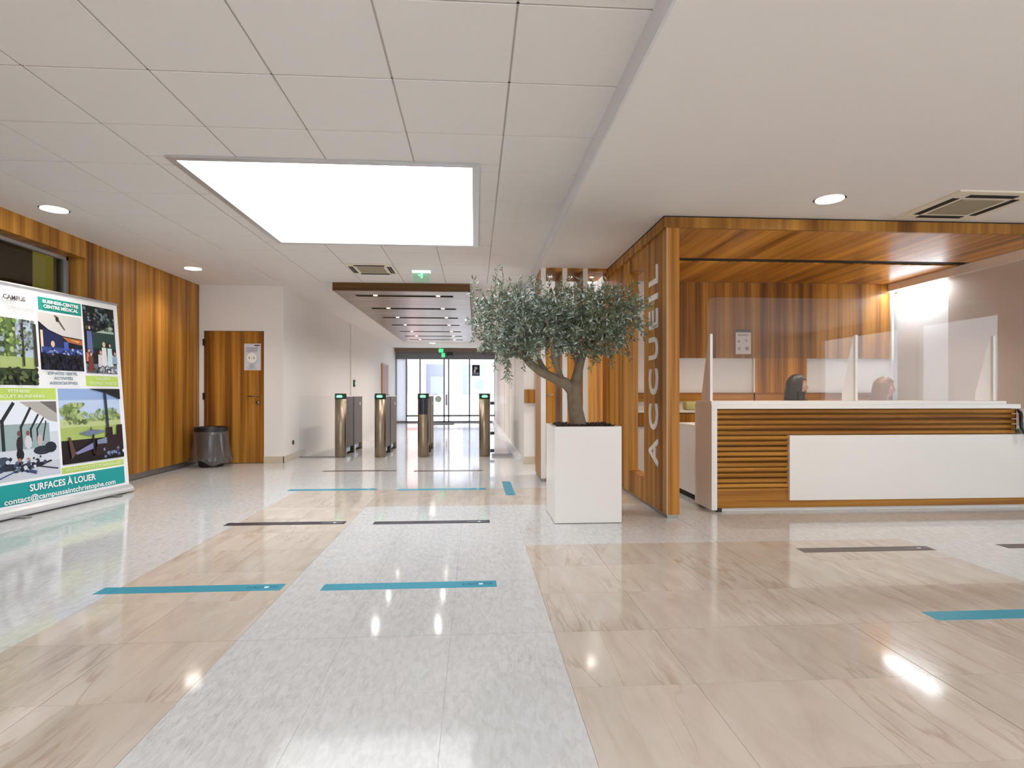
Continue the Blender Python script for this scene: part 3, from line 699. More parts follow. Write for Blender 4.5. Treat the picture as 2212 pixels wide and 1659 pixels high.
# cable-like strap and packet hanging at the right end of the slats
hb = thing('hanging_packet', 'black strap with white and pale blue packet at the right end of the desk slats', 'packet', (4.885, 4.80, 0.64))
MB().tube([(0.0, 0.02, 0.255), (0.004, -0.01, 0.22), (0.004, -0.012, 0.10), (0.022, -0.03, 0.04), (0.034, -0.035, -0.02), (0.03, -0.035, -0.06)], [0.01, 0.014, 0.012, 0.010, 0.010, 0.009]).build('strap', M['black'], hb)
pkq = MB(); pkq.box(0.014, 0.15, -0.03, 0.03, 0.14, 0.26); pkq.build('packet', M['paper'], hb, bevel=0.012)
MB().box(0.012, 0.152, -0.033, -0.03, 0.17, 0.20).build('stripe', plain('lilac_print', lin(176, 178, 214), 0.6), hb)
MB().box(0.022, 0.13, -0.025, 0.025, 0.05, 0.15).build('pouch', plain('pale_teal_cloth', lin(160, 204, 206), 0.8), hb, bevel=0.012)
# acrylic shield
sh = thing('acrylic_shield', 'clear acrylic sneeze shield with three white feet on the desk counter', 'shield', (2.08, 4.965, 0.973))
SW, SH, rr_ = 2.76, 0.93, 0.07
pts = [(0, 0.002), (SW, 0.002)] + [(SW - rr_ + rr_ * math.cos(a), SH - rr_ + rr_ * math.sin(a)) for a in [R(q) for q in range(0, 91, 15)]] + [(rr_ + rr_ * math.cos(a), SH - rr_ + rr_ * math.sin(a)) for a in [R(q) for q in range(90, 181, 15)]]
MB().prism(pts, 'y', 0, 0.006).build('sheet', M['acrylic'], sh)
for x in (0.03, 1.385, 2.715):
    fo = MB(); fo.prism([(-0.012, 0.0), (0.18, 0.0), (0.18, 0.06), (0.018, 0.60), (-0.012, 0.60)], 'x', x - 0.012, x + 0.012); fo.build('foot', M['white_lac'], sh, bevel=0.002)
# low cupboard at the back wall
cu = thing('back_cupboard', 'low white and veneer cupboard against the reception back wall', 'cupboard', (1.86, 6.40, 0))
cw = 3.38
MB().box(0, cw, 0, 0.46, 0.0, 0.66).build('body', M['white_lac'], cu)
MB().box(0, cw, -0.02, 0.458, 0.82, 0.845).build('top', M['white_lac'], cu)
MB().box(0.01, cw - 0.01, 0.03, 0.458, 0.66, 0.82).build('core', M['wood_x'], cu)
for k in range(5): MB().box(0.01 + k * 0.672, 0.01 + (k + 1) * 0.672 - 0.006, -0.012, 0.03, 0.665, 0.815).build('drawer', M['wood_z'], cu)
bg_ = MB().box(-0.11, 0.11, -0.07, 0.07, 0, 0.10).build('folded_bag', plain('olive_canvas', lin(178, 166, 112), 0.9, noise=0.1), None, (2.56, 6.52, 0.845), bevel=0.03); tag(bg_, 'small khaki bag on the white cupboard beside the partition', 'bag')
mon = thing('monitor', 'black monitor behind the counter beside the dark-haired receptionist', 'monitor', (3.26, 5.50, 0.73), R(20))
MB().box(-0.10, 0.10, -0.08, 0.08, 0, 0.012).build('base', M['black'], mon, bevel=0.004); MB().box(-0.02, 0.02, -0.02, 0.01, 0.012, 0.12).build('stand', M['black'], mon); MB().box(-0.04, 0.04, -0.022, 0.012, 0.10, 0.33).build('screen', M['black'], mon, bevel=0.006)
tp = thing('desk_telephone', 'black desk telephone lying behind the counter', 'telephone', (3.05, 5.40, 0.73), R(12))
tb = MB().prism([(-0.09, 0.0), (0.09, 0.0), (0.09, 0.09), (-0.09, 0.03)], 'x', -0.10, 0.10); tb.build('body', M['black'], tp, bevel=0.008); MB().tube([(-0.07, -0.08, 0.06), (-0.07, 0.0, 0.10), (-0.07, 0.08, 0.12)], [0.02, 0.014, 0.02]).build('handset', M['black'], tp)
fb = lambda u, v, h: (u, 6.868 - 0.001 - h, v)
cal = print_mesh('wall_calendar', [(rect(3.235, 3.43, 1.53, 1.80), (222, 218, 216)), (rect(3.235, 3.43, 1.80, 1.84), (96, 84, 80)), (rect(3.26, 3.40, 1.755, 1.78), (176, 170, 172)), (disc(3.275, 1.69, 0.018), (166, 160, 156)), (disc(3.37, 1.70, 0.02), (186, 180, 172)), (disc(3.28, 1.60, 0.02), (170, 165, 158)), (disc(3.38, 1.60, 0.026), (160, 154, 154))], fb)
tag(cal, 'white calendar sheet on the veneer wall behind the shield', 'calendar')

# ------------------------------------------------------------------ people behind the desk
def skin_mesh(verts, edges, radii, root=0, sub=2):
    me = bpy.data.meshes.new('skel'); me.from_pydata(verts, edges, []); o = bpy.data.objects.new('skel', me); C.objects.link(o)
    m = o.modifiers.new('s', 'SKIN'); m.branch_smoothing = 0.6; m.use_smooth_shade = True
    for i, v in enumerate(me.skin_vertices[0].data):
        r = radii[i]; v.radius = (r, r) if isinstance(r, (int, float)) else r; v.use_root = (i == root)
    s = o.modifiers.new('d', 'SUBSURF'); s.levels = sub; s.render_levels = sub
    dg = bpy.context.evaluated_depsgraph_get(); out = bpy.data.meshes.new_from_object(o.evaluated_get(dg)); bpy.data.objects.remove(o); return out

def person(label, loc, rz, head_yaw, head_pitch, skin_c, hair_c, top_c, hair_len, head_dx=0.0):
    V = [(0, 0, .55), (0, .02, .70), (0, .01, .83), (0, 0, .93), (0, -.015, 1.0), (0, -.02, 1.06)]
    Rr = [(.15, .12), (.13, .10), (.15, .105), (.13, .085), (.050, .05), (.045, .045)]
    E_ = [(0, 1), (1, 2), (2, 3), (3, 4), (4, 5)]
    for s in (-1, 1):
        b = len(V)
        V += [(s * .165, 0, .925), (s * .215, -.05, .80), (s * .225, -.14, .755), (s * .16, -.34, .765)]; Rr += [.062, .05, .042, .030]
        E_ += [(3, b), (b, b + 1), (b + 1, b + 2), (b + 2, b + 3)]
        h = len(V); V += [(s * .145, -.40, .762)]; Rr += [(.032, .016)]; E_ += [(b + 3, h)]
        for f in range(4):
            q = len(V); x = s * (.165 - .018 * f); ll = (.045, .055, .052, .04)[f]
            V += [(x, -.435, .764), (x, -.435 - ll * .6, .760), (x, -.435 - ll, .748)]; Rr += [.010, .009, .008]; E_ += [(h, q), (q, q + 1), (q + 1, q + 2)]
        q = len(V); V += [(s * .105, -.395, .757), (s * .09, -.42, .752)]; Rr += [.011, .009]; E_ += [(h, q), (q, q + 1)]
        b = len(V); V += [(s * .09, -.02, .53), (s * .10, -.40, .525), (s * .10, -.42, .28), (s * .10, -.41, .09), (s * .10, -.52, .045)]; Rr += [.088, .066, .054, .042, .036]
        E_ += [(0, b), (b, b + 1), (b + 1, b + 2), (b + 2, b + 3), (b + 3, b + 4)]
    body = skin_mesh(V, E_, Rr)
    bm = bmesh.new(); bm.from_mesh(body)
    for f in bm.faces:
        c = f.calc_center_median(); f.smooth = True
        if c.z > 0.985 or (c.y < -.33 and c.z > .70): f.material_index = 0
        elif c.z > 0.60 or (c.z > .50 and c.y > -.12): f.material_index = 1
        elif c.z > 0.07: f.material_index = 2
        else: f.material_index = 3
    # head
    hm = Matrix.Translation((head_dx, -.025, 1.125)) @ Euler((head_pitch, 0, head_yaw)).to_matrix().to_4x4()
    r0 = bmesh.ops.create_uvsphere(bm, u_segments=32, v_segments=24, radius=1.0)
    for v in r0['verts']:
        x, y, z = v.co; w = 0.074 * (1 - 0.18 * max(0, -z) ** 1.5); d = 0.092
        p = Vector((x * w, y * d, z * 0.112))
        if y < 0:
            p.y += -0.020 * math.exp(-(x / .16) ** 2 - ((z + .12) / .20) ** 2)          # nose
            p.y += 0.010 * (math.exp(-((abs(x) - .38) / .2) ** 2 - ((z - .08) / .13) ** 2))   # eye sockets
            p.y += -0.006 * math.exp(-(x / .3) ** 2 - ((z + .48) / .08) ** 2)           # lips
            p.y += -0.010 * math.exp(-(x / .35) ** 2 - ((z + .85) / .18) ** 2)          # chin
        v.co = hm @ p
    hv = set(r0['verts'])
    inv = hm.inverted()
    for f in bm.faces:
        if f.verts[0] in hv:
            f.smooth = True; f.material_index = 0; c = inv @ f.calc_center_median()
            if c.y < -.06 and abs(c.x) < .022 and abs(c.z + .053) < .007: f.material_index = 4
    for s in (-1, 1):
        e = bmesh.ops.create_uvsphere(bm, u_segments=12, v_segments=8, radius=0.0105, matrix=hm @ Matrix.Translation((s * .029, -.0735, .009)))
        for f in {f for v in e['verts'] for f in v.link_faces}:
            f.smooth = True; c = inv @ f.calc_center_median(); f.material_index = 6 if c.y < -.0805 else 5
        e = bmesh.ops.create_uvsphere(bm, u_segments=10, v_segments=8, radius=1.0, matrix=hm @ Matrix.Translation((s * .074, .005, -.005)) @ Matrix.Diagonal((.010, .018, .030, 1)))
        for f in {f for v in e['verts'] for f in v.link_faces}: f.smooth = True; f.material_index = 0
    me = bpy.data.meshes.new('person'); bm.to_mesh(me); bm.free()
    for m in (plain('skin', skin_c, 0.5, noise=0.05), plain('knit_top', top_c, 0.85, noise=0.06), plain('dark_trousers', lin(38, 38, 46), 0.85), M['black'], plain('lips', tuple(c * k for c, k in zip(skin_c[:3], (.8, .5, .5))) + (1,), 0.4), plain('eye_white', lin(230, 228, 224), 0.3), M['black']): me.materials.append(m)
    p = link('person', me, None, loc, (0, 0, rz)); tag(p, label, 'person', 'receptionists behind the desk')
    # hair
    hb_ = bmesh.new(); rows = 14; seg = 40; grid = []
    for j in range(rows + 1):
        rw_ = []
        for i in range(seg):
            a = 2 * math.pi * i / seg; fa = abs((a + math.pi) % (2 * math.pi) - math.pi)     # 0 = face front
            k = min(1, max(0, (fa - R(42)) / R(24))); k = k * k * (3 - 2 * k)
            zb = 0.070 * (1 - k) + (-hair_len) * k
            zt = 0.128; z = zt + (zb - zt) * (j / rows) ** 1.15
            zz = max(-0.02, min(z, 0.1279)); rad = math.sqrt(max(0.0, 1 - (zz / 0.128) ** 2))
            if z < -0.02: rad *= 1 + 0.10 * (-0.02 - z) / 0.2
            wv = 1 + 0.035 * math.sin(i * 2.3 + j * .35) * min(1, j / 5)
            rw_.append(hb_.verts.new(hm @ Vector((math.sin(a) * 0.090 * rad * wv, -math.cos(a) * 0.108 * rad * wv + 0.006, z))))
        grid.append(rw_)
    for j in range(rows):
        for i in range(seg):
            try: hb_.faces.new((grid[j][i], grid[j][(i + 1) % seg], grid[j + 1][(i + 1) % seg], grid[j + 1][i])).smooth = True
            except ValueError: pass
    try: hb_.faces.new(grid[0])
    except ValueError: pass
    bmesh.ops.remove_doubles(hb_, verts=hb_.verts, dist=0.0005); bmesh.ops.recalc_face_normals(hb_, faces=hb_.faces)
    hme = bpy.data.meshes.new('hair'); hb_.to_mesh(hme); hb_.free(); hme.materials.append(plain('hair', hair_c, 0.45, noise=0.35, nscale=60))
    ho = link('hair', hme, p); so = ho.modifiers.new('thick', 'SOLIDIFY'); so.thickness = 0.008; so.offset = -1
    return p
PY_ = 5.98
person('receptionist with long dark hair seated behind the counter, head turned right', (3.492, PY_, 0.0), 0, R(52), R(4), lin(196, 150, 124), lin(46, 40, 36), lin(40, 38, 40), 0.17)
person('receptionist with blond hair seated behind the counter, right of the middle shield foot', (4.482, PY_, -0.025), 0, R(40), R(6), lin(200, 146, 128), lin(140, 98, 62), lin(84, 66, 74), 0.15)
def chair(label, loc):
    t = thing('office_chair', label, 'chair', loc, group='office chairs behind the desk')
    MB().box(-.22, .22, -.26, .20, .36, .41).build('seat', M['black_soft'], t, bevel=0.03)
    MB().box(-.20, .20, .17, .23, .50, .84).build('backrest', M['black_soft'], t, bevel=0.02)
    MB().tube([(0, .12, .38), (0, .24, .40), (0, .245, .60)], 0.018).build('back_bracket', M['black'], t)
    MB().lathe([(.03, .06), (.025, .36)], n=14).build('column', M['grey_metal'], t)
    for k in range(5):
        a = k * 2 * math.pi / 5 + .3; MB().tube([(0, 0, .08), (.26 * math.cos(a), .26 * math.sin(a), .055)], [.025, .016]).build('leg', M['black'], t)
        MB().lathe([(.01, 0), (.026, .008), (.026, .042), (.01, .05)], .27 * math.cos(a), .27 * math.sin(a), 0, n=12).build('castor', M['black'], t)
chair('black office chair under the dark-haired receptionist', (3.492, PY_ + .03, 0)); chair('black office chair under the blond receptionist', (4.482, PY_ + .03, 0))

# ------------------------------------------------------------------ turnstiles
def turnstile(x, label, first=None):
    if first:
        c = copy_tree(first); c.location = (x, 9.45, 0); c['label'] = label; return c
    t = thing('turnstile', label, 'turnstile', (x, 9.45, 0), group='steel turnstiles across the corridor')
    MB().lathe([(.088, 0), (.088, .008), (.091, .012), (.091, .955)], n=32).build('front_post', M['steel'], t)
    cap = MB().lathe([(.093, .955), (.093, 1.03), (.086, 1.04)], n=32).build('cap', M['black'], t)
    MB().lathe([(.0935, .968), (.0935, 1.012)], n=32, caps=False).build('light_ring', plain('green_smoked_plastic', lin(34, 62, 46), 0.2), cap)
    dp = MB(); dp.prism([(-.04, .972), (.04, .972), (.05, 1.0), (.03, 1.014), (-.03, 1.014), (-.05, 1.0)], 'y', -.098, -.090); dp.build('display', M['green_led'], cap)
    for a, b in ((.10, .70), (.80, 1.42)):
        MB().box(-.055, .055, a, b, .13, .985).build('side_panel', M['steel_panel'], t, bevel=.004)
        MB().box(-.03, .03, a, b, .05, .13).build('lower_glass', M['glass'], t)
    MB().box(-.06, .06, .70, .80, 0, .985).build('middle_post', M['steel_dark'], t)
    MB().lathe([(.062, 0), (.062, .985)], 0, 1.46, 0, n=24).build('rear_post', M['steel'], t)
    MB().box(-.057, .057, .05, 1.46, .985, 1.0).build('top_cover', M['white_lac'], t, bevel=.003)
    MB().box(.055, .062, 1.25, 1.30, .83, .88).build('sensor', M['white_lac'], t)
    return t
t0 = turnstile(-2.19, 'brushed steel turnstile nearest the left corridor wall')
turnstile(-1.55, 'brushed steel turnstile, second from the left corridor wall', t0)
turnstile(-0.85, 'brushed steel turnstile with a dark leaflet on its post', t0)
turnstile(0.16, 'brushed steel turnstile beside the glass gate on the right', t0)
lf = lambda u, v, h: (-0.85 + u, 9.45 - math.sqrt(max(0, .0925 ** 2 - u * u)) - h, v)
lp = MB(); nseg = 8
for i in range(nseg):
    u0, u1 = -.072 + .144 * i / nseg, -.072 + .144 * (i + 1) / nseg
    lp.poly([lf(u0, .70, .001), lf(u1, .70, .001), lf(u1, .955, .001), lf(u0, .955, .001)])
lpo = lp.build('leaflet', plain('dark_leaflet_print', lin(34, 36, 50), 0.3, noise=0.5, nscale=18)); tag(lpo, 'dark printed leaflet wrapped on the third turnstile post', 'leaflet')
gp = thing('glass_gate', 'low glass gate with black clamps beside the rightmost turnstile', 'gate', (0.26, 9.45, 0))
MB().box(0.02, 0.44, -.006, .006, .04, 1.0).build('pane', M['gate_glass'], gp)
for z in (.09, .38, .88): MB().box(-.006, .06, -.02, .02, z - .025, z + .025).build('clamp', M['black'], gp, bevel=.004)
MB().box(0.02, 0.44, -.008, .008, 0, .04).build('bottom_rail', M['grey_metal'], gp)
gq = thing('glass_screen', 'low glass screen between the left wall and the first turnstile', 'screen', (-2.85, 9.45, 0))
MB().box(0.0, 0.56, -.006, .006, .015, 1.0).build('pane', M['gate_glass'], gq); MB().box(0.0, 0.56, -.01, .01, 0, .015).build('bottom_rail', M['grey_metal'], gq)
# small wall fittings
sk_ = MB(); sk_.tube([(0, 0, 0), (.012, 0, 0)], .035, n=18); o = sk_.build('wall_socket', M['black'], None, (XC + .0, 9.15, .27)); tag(o, 'dark round wall socket low on the corridor wall corner', 'socket')
sb = thing('exit_button', 'small black and green door release on the corridor wall', 'button', (XC + .03, 13.5, 1.28)); MB().box(0, .03, -.06, .06, -.08, .08).build('housing', M['black'], sb, bevel=.008); MB().tube([(.03, 0, 0), (.036, 0, 0)], .03, n=16).build('push', M['green_sign'], sb)
ld = struct(MB().box(XC + .03, XC + .07, 17.4, 18.57, 0.0, 1.95).build('door_2', M['wood_z']), 'veneer door in the corridor wall near the entrance'); MB().tube([(XC + .07, 18.45, 1.0), (XC + .12, 18.45, 1.0), (XC + .12, 18.33, 1.0)], .011).build('handle', M['steel'], ld)
# notice on the veneer door
fd = lambda u, v, h: (u, YB + 0.011 - h, v)
dn = print_mesh('door_notice', [(rect(-3.435, -3.19, 1.385, 1.785), (214, 184, 178)), (rect(-3.425, -3.20, 1.395, 1.775), (206, 206, 214)), (rect(-3.285, -3.205, 1.748, 1.768), (84, 86, 104))]
    + words(-3.405, -3.225, 1.70, .026, (132, 142, 152), 9, 3) + words(-3.40, -3.235, 1.665, .022, (138, 146, 156), 8, 4) + [(disc(-3.315, 1.57, .075, .078, 24), (232, 230, 222)), (rect(-3.36, -3.345, 1.55, 1.59), (156, 152, 150)), (rect(-3.29, -3.275, 1.55, 1.59), (156, 152, 150)), (rect(-3.345, -3.29, 1.566, 1.574), (196, 192, 190))]
    + words(-3.355, -3.275, 1.44, .02, (128, 140, 156), 5, 5) + words(-3.385, -3.245, 1.412, .018, (150, 158, 170), 8, 6), fd)
tag(dn, 'printed sheet with a round pictogram taped to the veneer door', 'notice')

# ------------------------------------------------------------------ waste bin
bn = thing('waste_bin', 'black waste bin with a clear bag in front of the veneer door', 'bin', (-3.76, 8.38, 0))
MB().lathe([(.15, 0), (.165, .02), (.20, .52), (.205, .53), (.195, .53), (.188, .50), (.15, .04)], n=28, caps=False).build('bucket', M['black_soft'], bn)
MB().lathe([(.0001, .03), (.15, .03)], n=28, caps=False).build('bucket_floor', M['black_soft'], bn)
bgm = MB(); rowz = [(.19, .47), (.205, .535), (.215, .53), (.222, .45), (.235, .30), (.255, .17), (.29, .075), (.285, .07)]
n = 48; vs = []; fs = []
for j, (r, z) in enumerate(rowz):
    for i in range(n):
        a = 2 * math.pi * i / n; w = max(0, (j - 2)) / 5
        k = 1 + w * (.07 * math.sin(5 * a + j * .4) + .05 * math.sin(11 * a + 1.3)) ; zz = z + w * .035 * math.sin(3 * a + 1) + (0.02 * math.sin(7 * a) if j > 4 else 0)
        vs.append((r * k * math.cos(a), r * k * math.sin(a), zz))
for j in range(len(rowz) - 1):
    for i in range(n): fs.append((j * n + i, j * n + (i + 1) % n, (j + 1) * n + (i + 1) % n, (j + 1) * n + i))
bgm._add(vs, fs, True); bgm.build('bin_bag', M['bag'], bn)
MB().lathe([(.218, .50), (.224, .545), (.215, .565), (.19, .555), (.185, .50)], n=28, caps=False).build('rim', M['black'], bn)

# ------------------------------------------------------------------ roll-up banner
YAW = -R(9)          # local x runs along the banner (to the far end), local y towards the wall
BW = 1.53
ban = thing('banner_stand', 'wide roll-up banner with photos, SURFACES À LOUER, by the veneer wall', 'banner', (-3.64, 6.27, 0))
a9 = R(9)
ban.rotation_euler = (0, 0, math.pi / 2 - a9)   # local x -> along the banner direction d, local y -> -n
LEAN = math.atan2(0.15, 1.985)
def bf(s, t, h=0.0):
    """banner sheet coordinates: s 0..1.5 along, t up, h towards the room"""
    x = s - 1.5; y = math.sin(LEAN) * t; z = math.cos(LEAN) * t
    return (x, y - math.cos(LEAN) * h, z + math.sin(LEAN) * h)
B0, B1 = -0.05, 1.485
sheet = MB()._add([bf(B0, .06, 0), bf(B1, .06, 0), bf(B1, 1.985, 0), bf(B0, 1.985, 0), bf(B0, .06, -.002), bf(B1, .06, -.002), bf(B1, 1.985, -.002), bf(B0, 1.985, -.002)], [(0, 1, 2, 3), (7, 6, 5, 4), (0, 4, 5, 1), (1, 5, 6, 2), (2, 6, 7, 3), (3, 7, 4, 0)])
shn = sheet.build('sheet', plain('white_banner_vinyl', lin(238, 236, 238), 0.45, noise=0.005), ban)
cas = MB().prism([(-.085, .0), (.085, .0), (.10, .03), (.07, .07), (.0, .085), (-.07, .06), (-.10, .03)], 'x', B0 - 1.5 - .015, B1 - 1.5 + .015)
cas = MB().prism([(-.045, .012), (.09, .012), (.10, .04), (.07, .075), (.0, .085), (-.032, .06), (-.048, .03)], 'x', B0 - 1.5 - .015, B1 - 1.5 + .015).build('cassette', M['alu'], ban, bevel=.006)
for s in (0.22, 1.20): MB().box(s - 1.5 - .03, s - 1.5 + .03, -.13, .14, 0, .013).build('foot', M['grey_metal'], ban, bevel=.003)
tr = MB(); p0, p1 = bf(B0 - .005, 1.985), bf(B1 + .005, 1.985); tr.tube([p0, p1], .012, n=12); tr.build('top_rail', M['alu'], ban)
pm = MB().tube([(-.75, .10, .04), (-.75, .19, 1.95)], .010, n=8); pm.build('support_pole', M['alu'], ban)
rng = random.Random(3)
def pr(name, polys, lift=0.0003): return print_mesh(name, polys, lambda u, v, h: bf(u, v, h), shn, eps=0.00006, lift=lift)
TEALC, LIME = (30, 150, 148), (190, 212, 104)
pr('colour_block', [(rect(.572, 1.03, 1.80, 1.921), (40, 150, 140))]); pr('colour_block', [(rect(1.03, 1.433, 1.115, 1.219), LIME)])
pr('colour_block', [(rect(-.03, .69, .986, 1.09), LIME)]); pr('colour_block', [(rect(.695, 1.431, .298, .356), LIME)]); pr('colour_block', [(rect(-.03, 1.431, .107, .281), TEALC)])
def blobs(cu, cv, ru, rv, n, cols, smin, smax, u0, u1, v0, v1):
    out = []
    for _ in range(n):
        r = rng.uniform(smin, smax); u = min(max(rng.gauss(cu, ru), u0 + r), u1 - r); v = min(max(rng.gauss(cv, rv), v0 + r), v1 - r)
        out.append((disc(u, v, r, r * rng.uniform(.7, 1.2), 7), rng.choice(cols)))
    return out
# photo: park
P = [(rect(-.03, .525, 1.115, 1.69), (96, 116, 70)), (rect(.34, .525, 1.35, 1.69), (186, 200, 214)), (rect(-.03, .525, 1.115, 1.36), (60, 72, 44)), (rect(-.03, .525, 1.26, 1.36), (172, 186, 120)), (rect(-.03, .525, 1.115, 1.20), (40, 46, 32))]
P += blobs(.12, 1.53, .16, .10, 150, [(120, 146, 78), (150, 174, 100), (88, 108, 62), (172, 190, 130), (70, 88, 52), (150, 164, 170)], .010, .028, -.03, .50, 1.36, 1.69)
P += blobs(.42, 1.55, .06, .08, 50, [(90, 96, 96), (150, 160, 176), (60, 66, 66), (120, 130, 120)], .008, .018, .33, .51, 1.36, 1.69)
for u, w in ((.02, .012), (.09, .010), (.17, .008), (.385, .016), (.495, .028)): P.append((rect(u, u + w, 1.28, 1.6 if u < .3 else 1.66), (58, 56, 46)))
P += blobs(.25, 1.20, .2, .05, 60, [(48, 56, 36), (70, 84, 48), (36, 40, 30), (92, 104, 60)], .010, .03, -.03, .52, 1.115, 1.27)
pr('photo_print', P)
# photo: auditorium
P = [(rect(.56, 1.02, 1.258, 1.782), (28, 26, 36)), ([(.56, 1.70), (.66, 1.63), (.80, 1.585), (1.02, 1.57), (1.02, 1.782), (.56, 1.782)], (206, 202, 200)), ([(.60, 1.47), (.60, 1.64), (.68, 1.61), (.80, 1.575), (.80, 1.43)], (34, 40, 84)), (rect(.575, .60, 1.42, 1.62), (226, 206, 178)), ([(.80, 1.575), (1.02, 1.56), (1.02, 1.51), (.86, 1.53)], (176, 104, 62)), ([(.88, 1.555), (.99, 1.545), (.97, 1.535)], (240, 190, 120)), ([(.72, 1.77), (.75, 1.77), (.84, 1.64), (.82, 1.64)], (96, 92, 84)), (disc(.757, 1.735, .018, .026), (44, 42, 42)), (rect(.58, 1.02, 1.40, 1.47), (52, 72, 140)), (disc(.695, 1.50, .02, .03), (214, 184, 158)), (rect(.81, .86, 1.46, 1.53), (70, 96, 178))]
P += blobs(.8, 1.42, .14, .02, 60, [(170, 178, 206), (58, 70, 130), (30, 32, 60), (120, 134, 190)], .006, .014, .57, 1.01, 1.38, 1.48)
P += blobs(.8, 1.385, .15, .012, 60, [(26, 24, 30), (36, 34, 46), (20, 18, 24)], .012, .022, .57, 1.01, 1.33, 1.42)
P += blobs(.8, 1.31, .14, .03, 40, [(32, 30, 38), (22, 20, 26), (40, 38, 60)], .01, .03, .57, 1.01, 1.26, 1.38)
pr('photo_print', P)
# photo: group of people outdoors
P = [(rect(1.045, 1.433, 1.243, 1.921), (34, 36, 38)), (rect(1.14, 1.433, 1.50, 1.66), (46, 68, 62)), ([(1.19, 1.66), (1.42, 1.66), (1.40, 1.75), (1.30, 1.70)], (176, 190, 176)), (rect(1.045, 1.433, 1.243, 1.34), (120, 122, 132))]
P += blobs(1.26, 1.80, .10, .07, 110, [(24, 26, 26), (60, 72, 80), (110, 126, 140), (40, 48, 40), (30, 26, 30), (86, 98, 80)], .008, .022, 1.045, 1.43, 1.68, 1.92)
for (u, v, h, c, hd) in ((1.10, 1.44, .30, (96, 110, 160), (70, 52, 46)), (1.08, 1.36, .12, (200, 120, 108), (120, 80, 64)), (1.10, 1.26, .20, (112, 60, 50), (90, 50, 44)), (1.22, 1.31, .17, (214, 204, 212), (120, 90, 70)), (1.27, 1.33, .24, (222, 216, 220), (200, 176, 150)), (1.34, 1.32, .25, (198, 222, 224), (60, 44, 42)), (1.40, 1.35, .12, (150, 170, 190), (70, 60, 60))):
    P.append(([(u - .035, v), (u + .035, v), (u + .028, v + h * .75), (u - .028, v + h * .75)], c)); P.append((disc(u, v + h * .88, .02, .028), hd)); P.append((disc(u + .006, v + h * .86, .012, .018), (214, 170, 150)))
P += blobs(1.25, 1.28, .1, .02, 40, [(190, 190, 196), (90, 90, 98), (60, 56, 60), (214, 210, 214), (150, 160, 165)], .008, .018, 1.05, 1.43, 1.245, 1.36)
pr('photo_print', P)
# photo: gym
P = [(rect(-.03, .685, .305, .972), (206, 210, 218)), ([(-.03, .70), (.685, .70), (.685, .972), (-.03, .972)], (226, 230, 238)), (rect(.10, .60, .56, .78), (150, 168, 168)), ([(.33, .972), (.685, .972), (.685, .78), (.60, .80)], (176, 170, 164)), ([(.52, .972), (.685, .972), (.685, .86)], (112, 106, 102)), (rect(-.03, .685, .305, .44), (196, 198, 208))]
for (u, v, u2, v2, w) in ((.17, .56, .17, .82, .03), (.17, .81, .28, .965, .03), (.33, .60, .33, .76, .022), (.33, .75, .43, .92, .022), (.42, .62, .42, .74, .018), (.42, .73, .50, .86, .018), (.48, .62, .48, .74, .014), (.48, .73, .55, .83, .014), (.53, .62, .57, .80, .012), (-.03, .835, .17, .81, .022), (.05, .47, .05, .82, .022), (-.03, .50, .06, .46, .02)): P.append((bar(u, v, u2, v2, w), (40, 44, 48)))
for (u, v, sx, sy, c) in ((.31, .60, .030, .075, (52, 40, 42)), (.31, .70, .018, .024, (110, 76, 64)), (.39, .62, .034, .06, (210, 206, 212)), (.39, .70, .018, .022, (130, 90, 74)), (.31, .52, .035, .05, (30, 32, 38)), (.50, .63, .025, .055, (196, 176, 172)), (.52, .54, .09, .04, (44, 50, 60)), (.60, .56, .06, .05, (36, 42, 48)), (.30, .46, .022, .03, (168, 128, 116)), (.38, .46, .02, .03, (176, 136, 122)), (.16, .47, .06, .045, (62, 72, 92)), (.20, .42, .10, .03, (44, 50, 64)), (.42, .42, .12, .025, (36, 42, 54)), (.10, .40, .06, .02, (52, 60, 84))): P.append((disc(u, v, sx, sy, 10), c))
P += [(bar(.10, .33, .34, .41, .012), (70, 84, 128)), (bar(.30, .40, .45, .35, .03), (62, 74, 112)), (bar(.40, .42, .66, .36, .012), (40, 46, 54)), (bar(.34, .38, .60, .44, .016), (30, 36, 44))]
P += blobs(.3, .43, .14, .03, 50, [(40, 46, 58), (90, 102, 130), (200, 206, 216), (60, 70, 90), (24, 28, 34)], .008, .02, -.02, .68, .33, .52)
pr('photo_print', P)
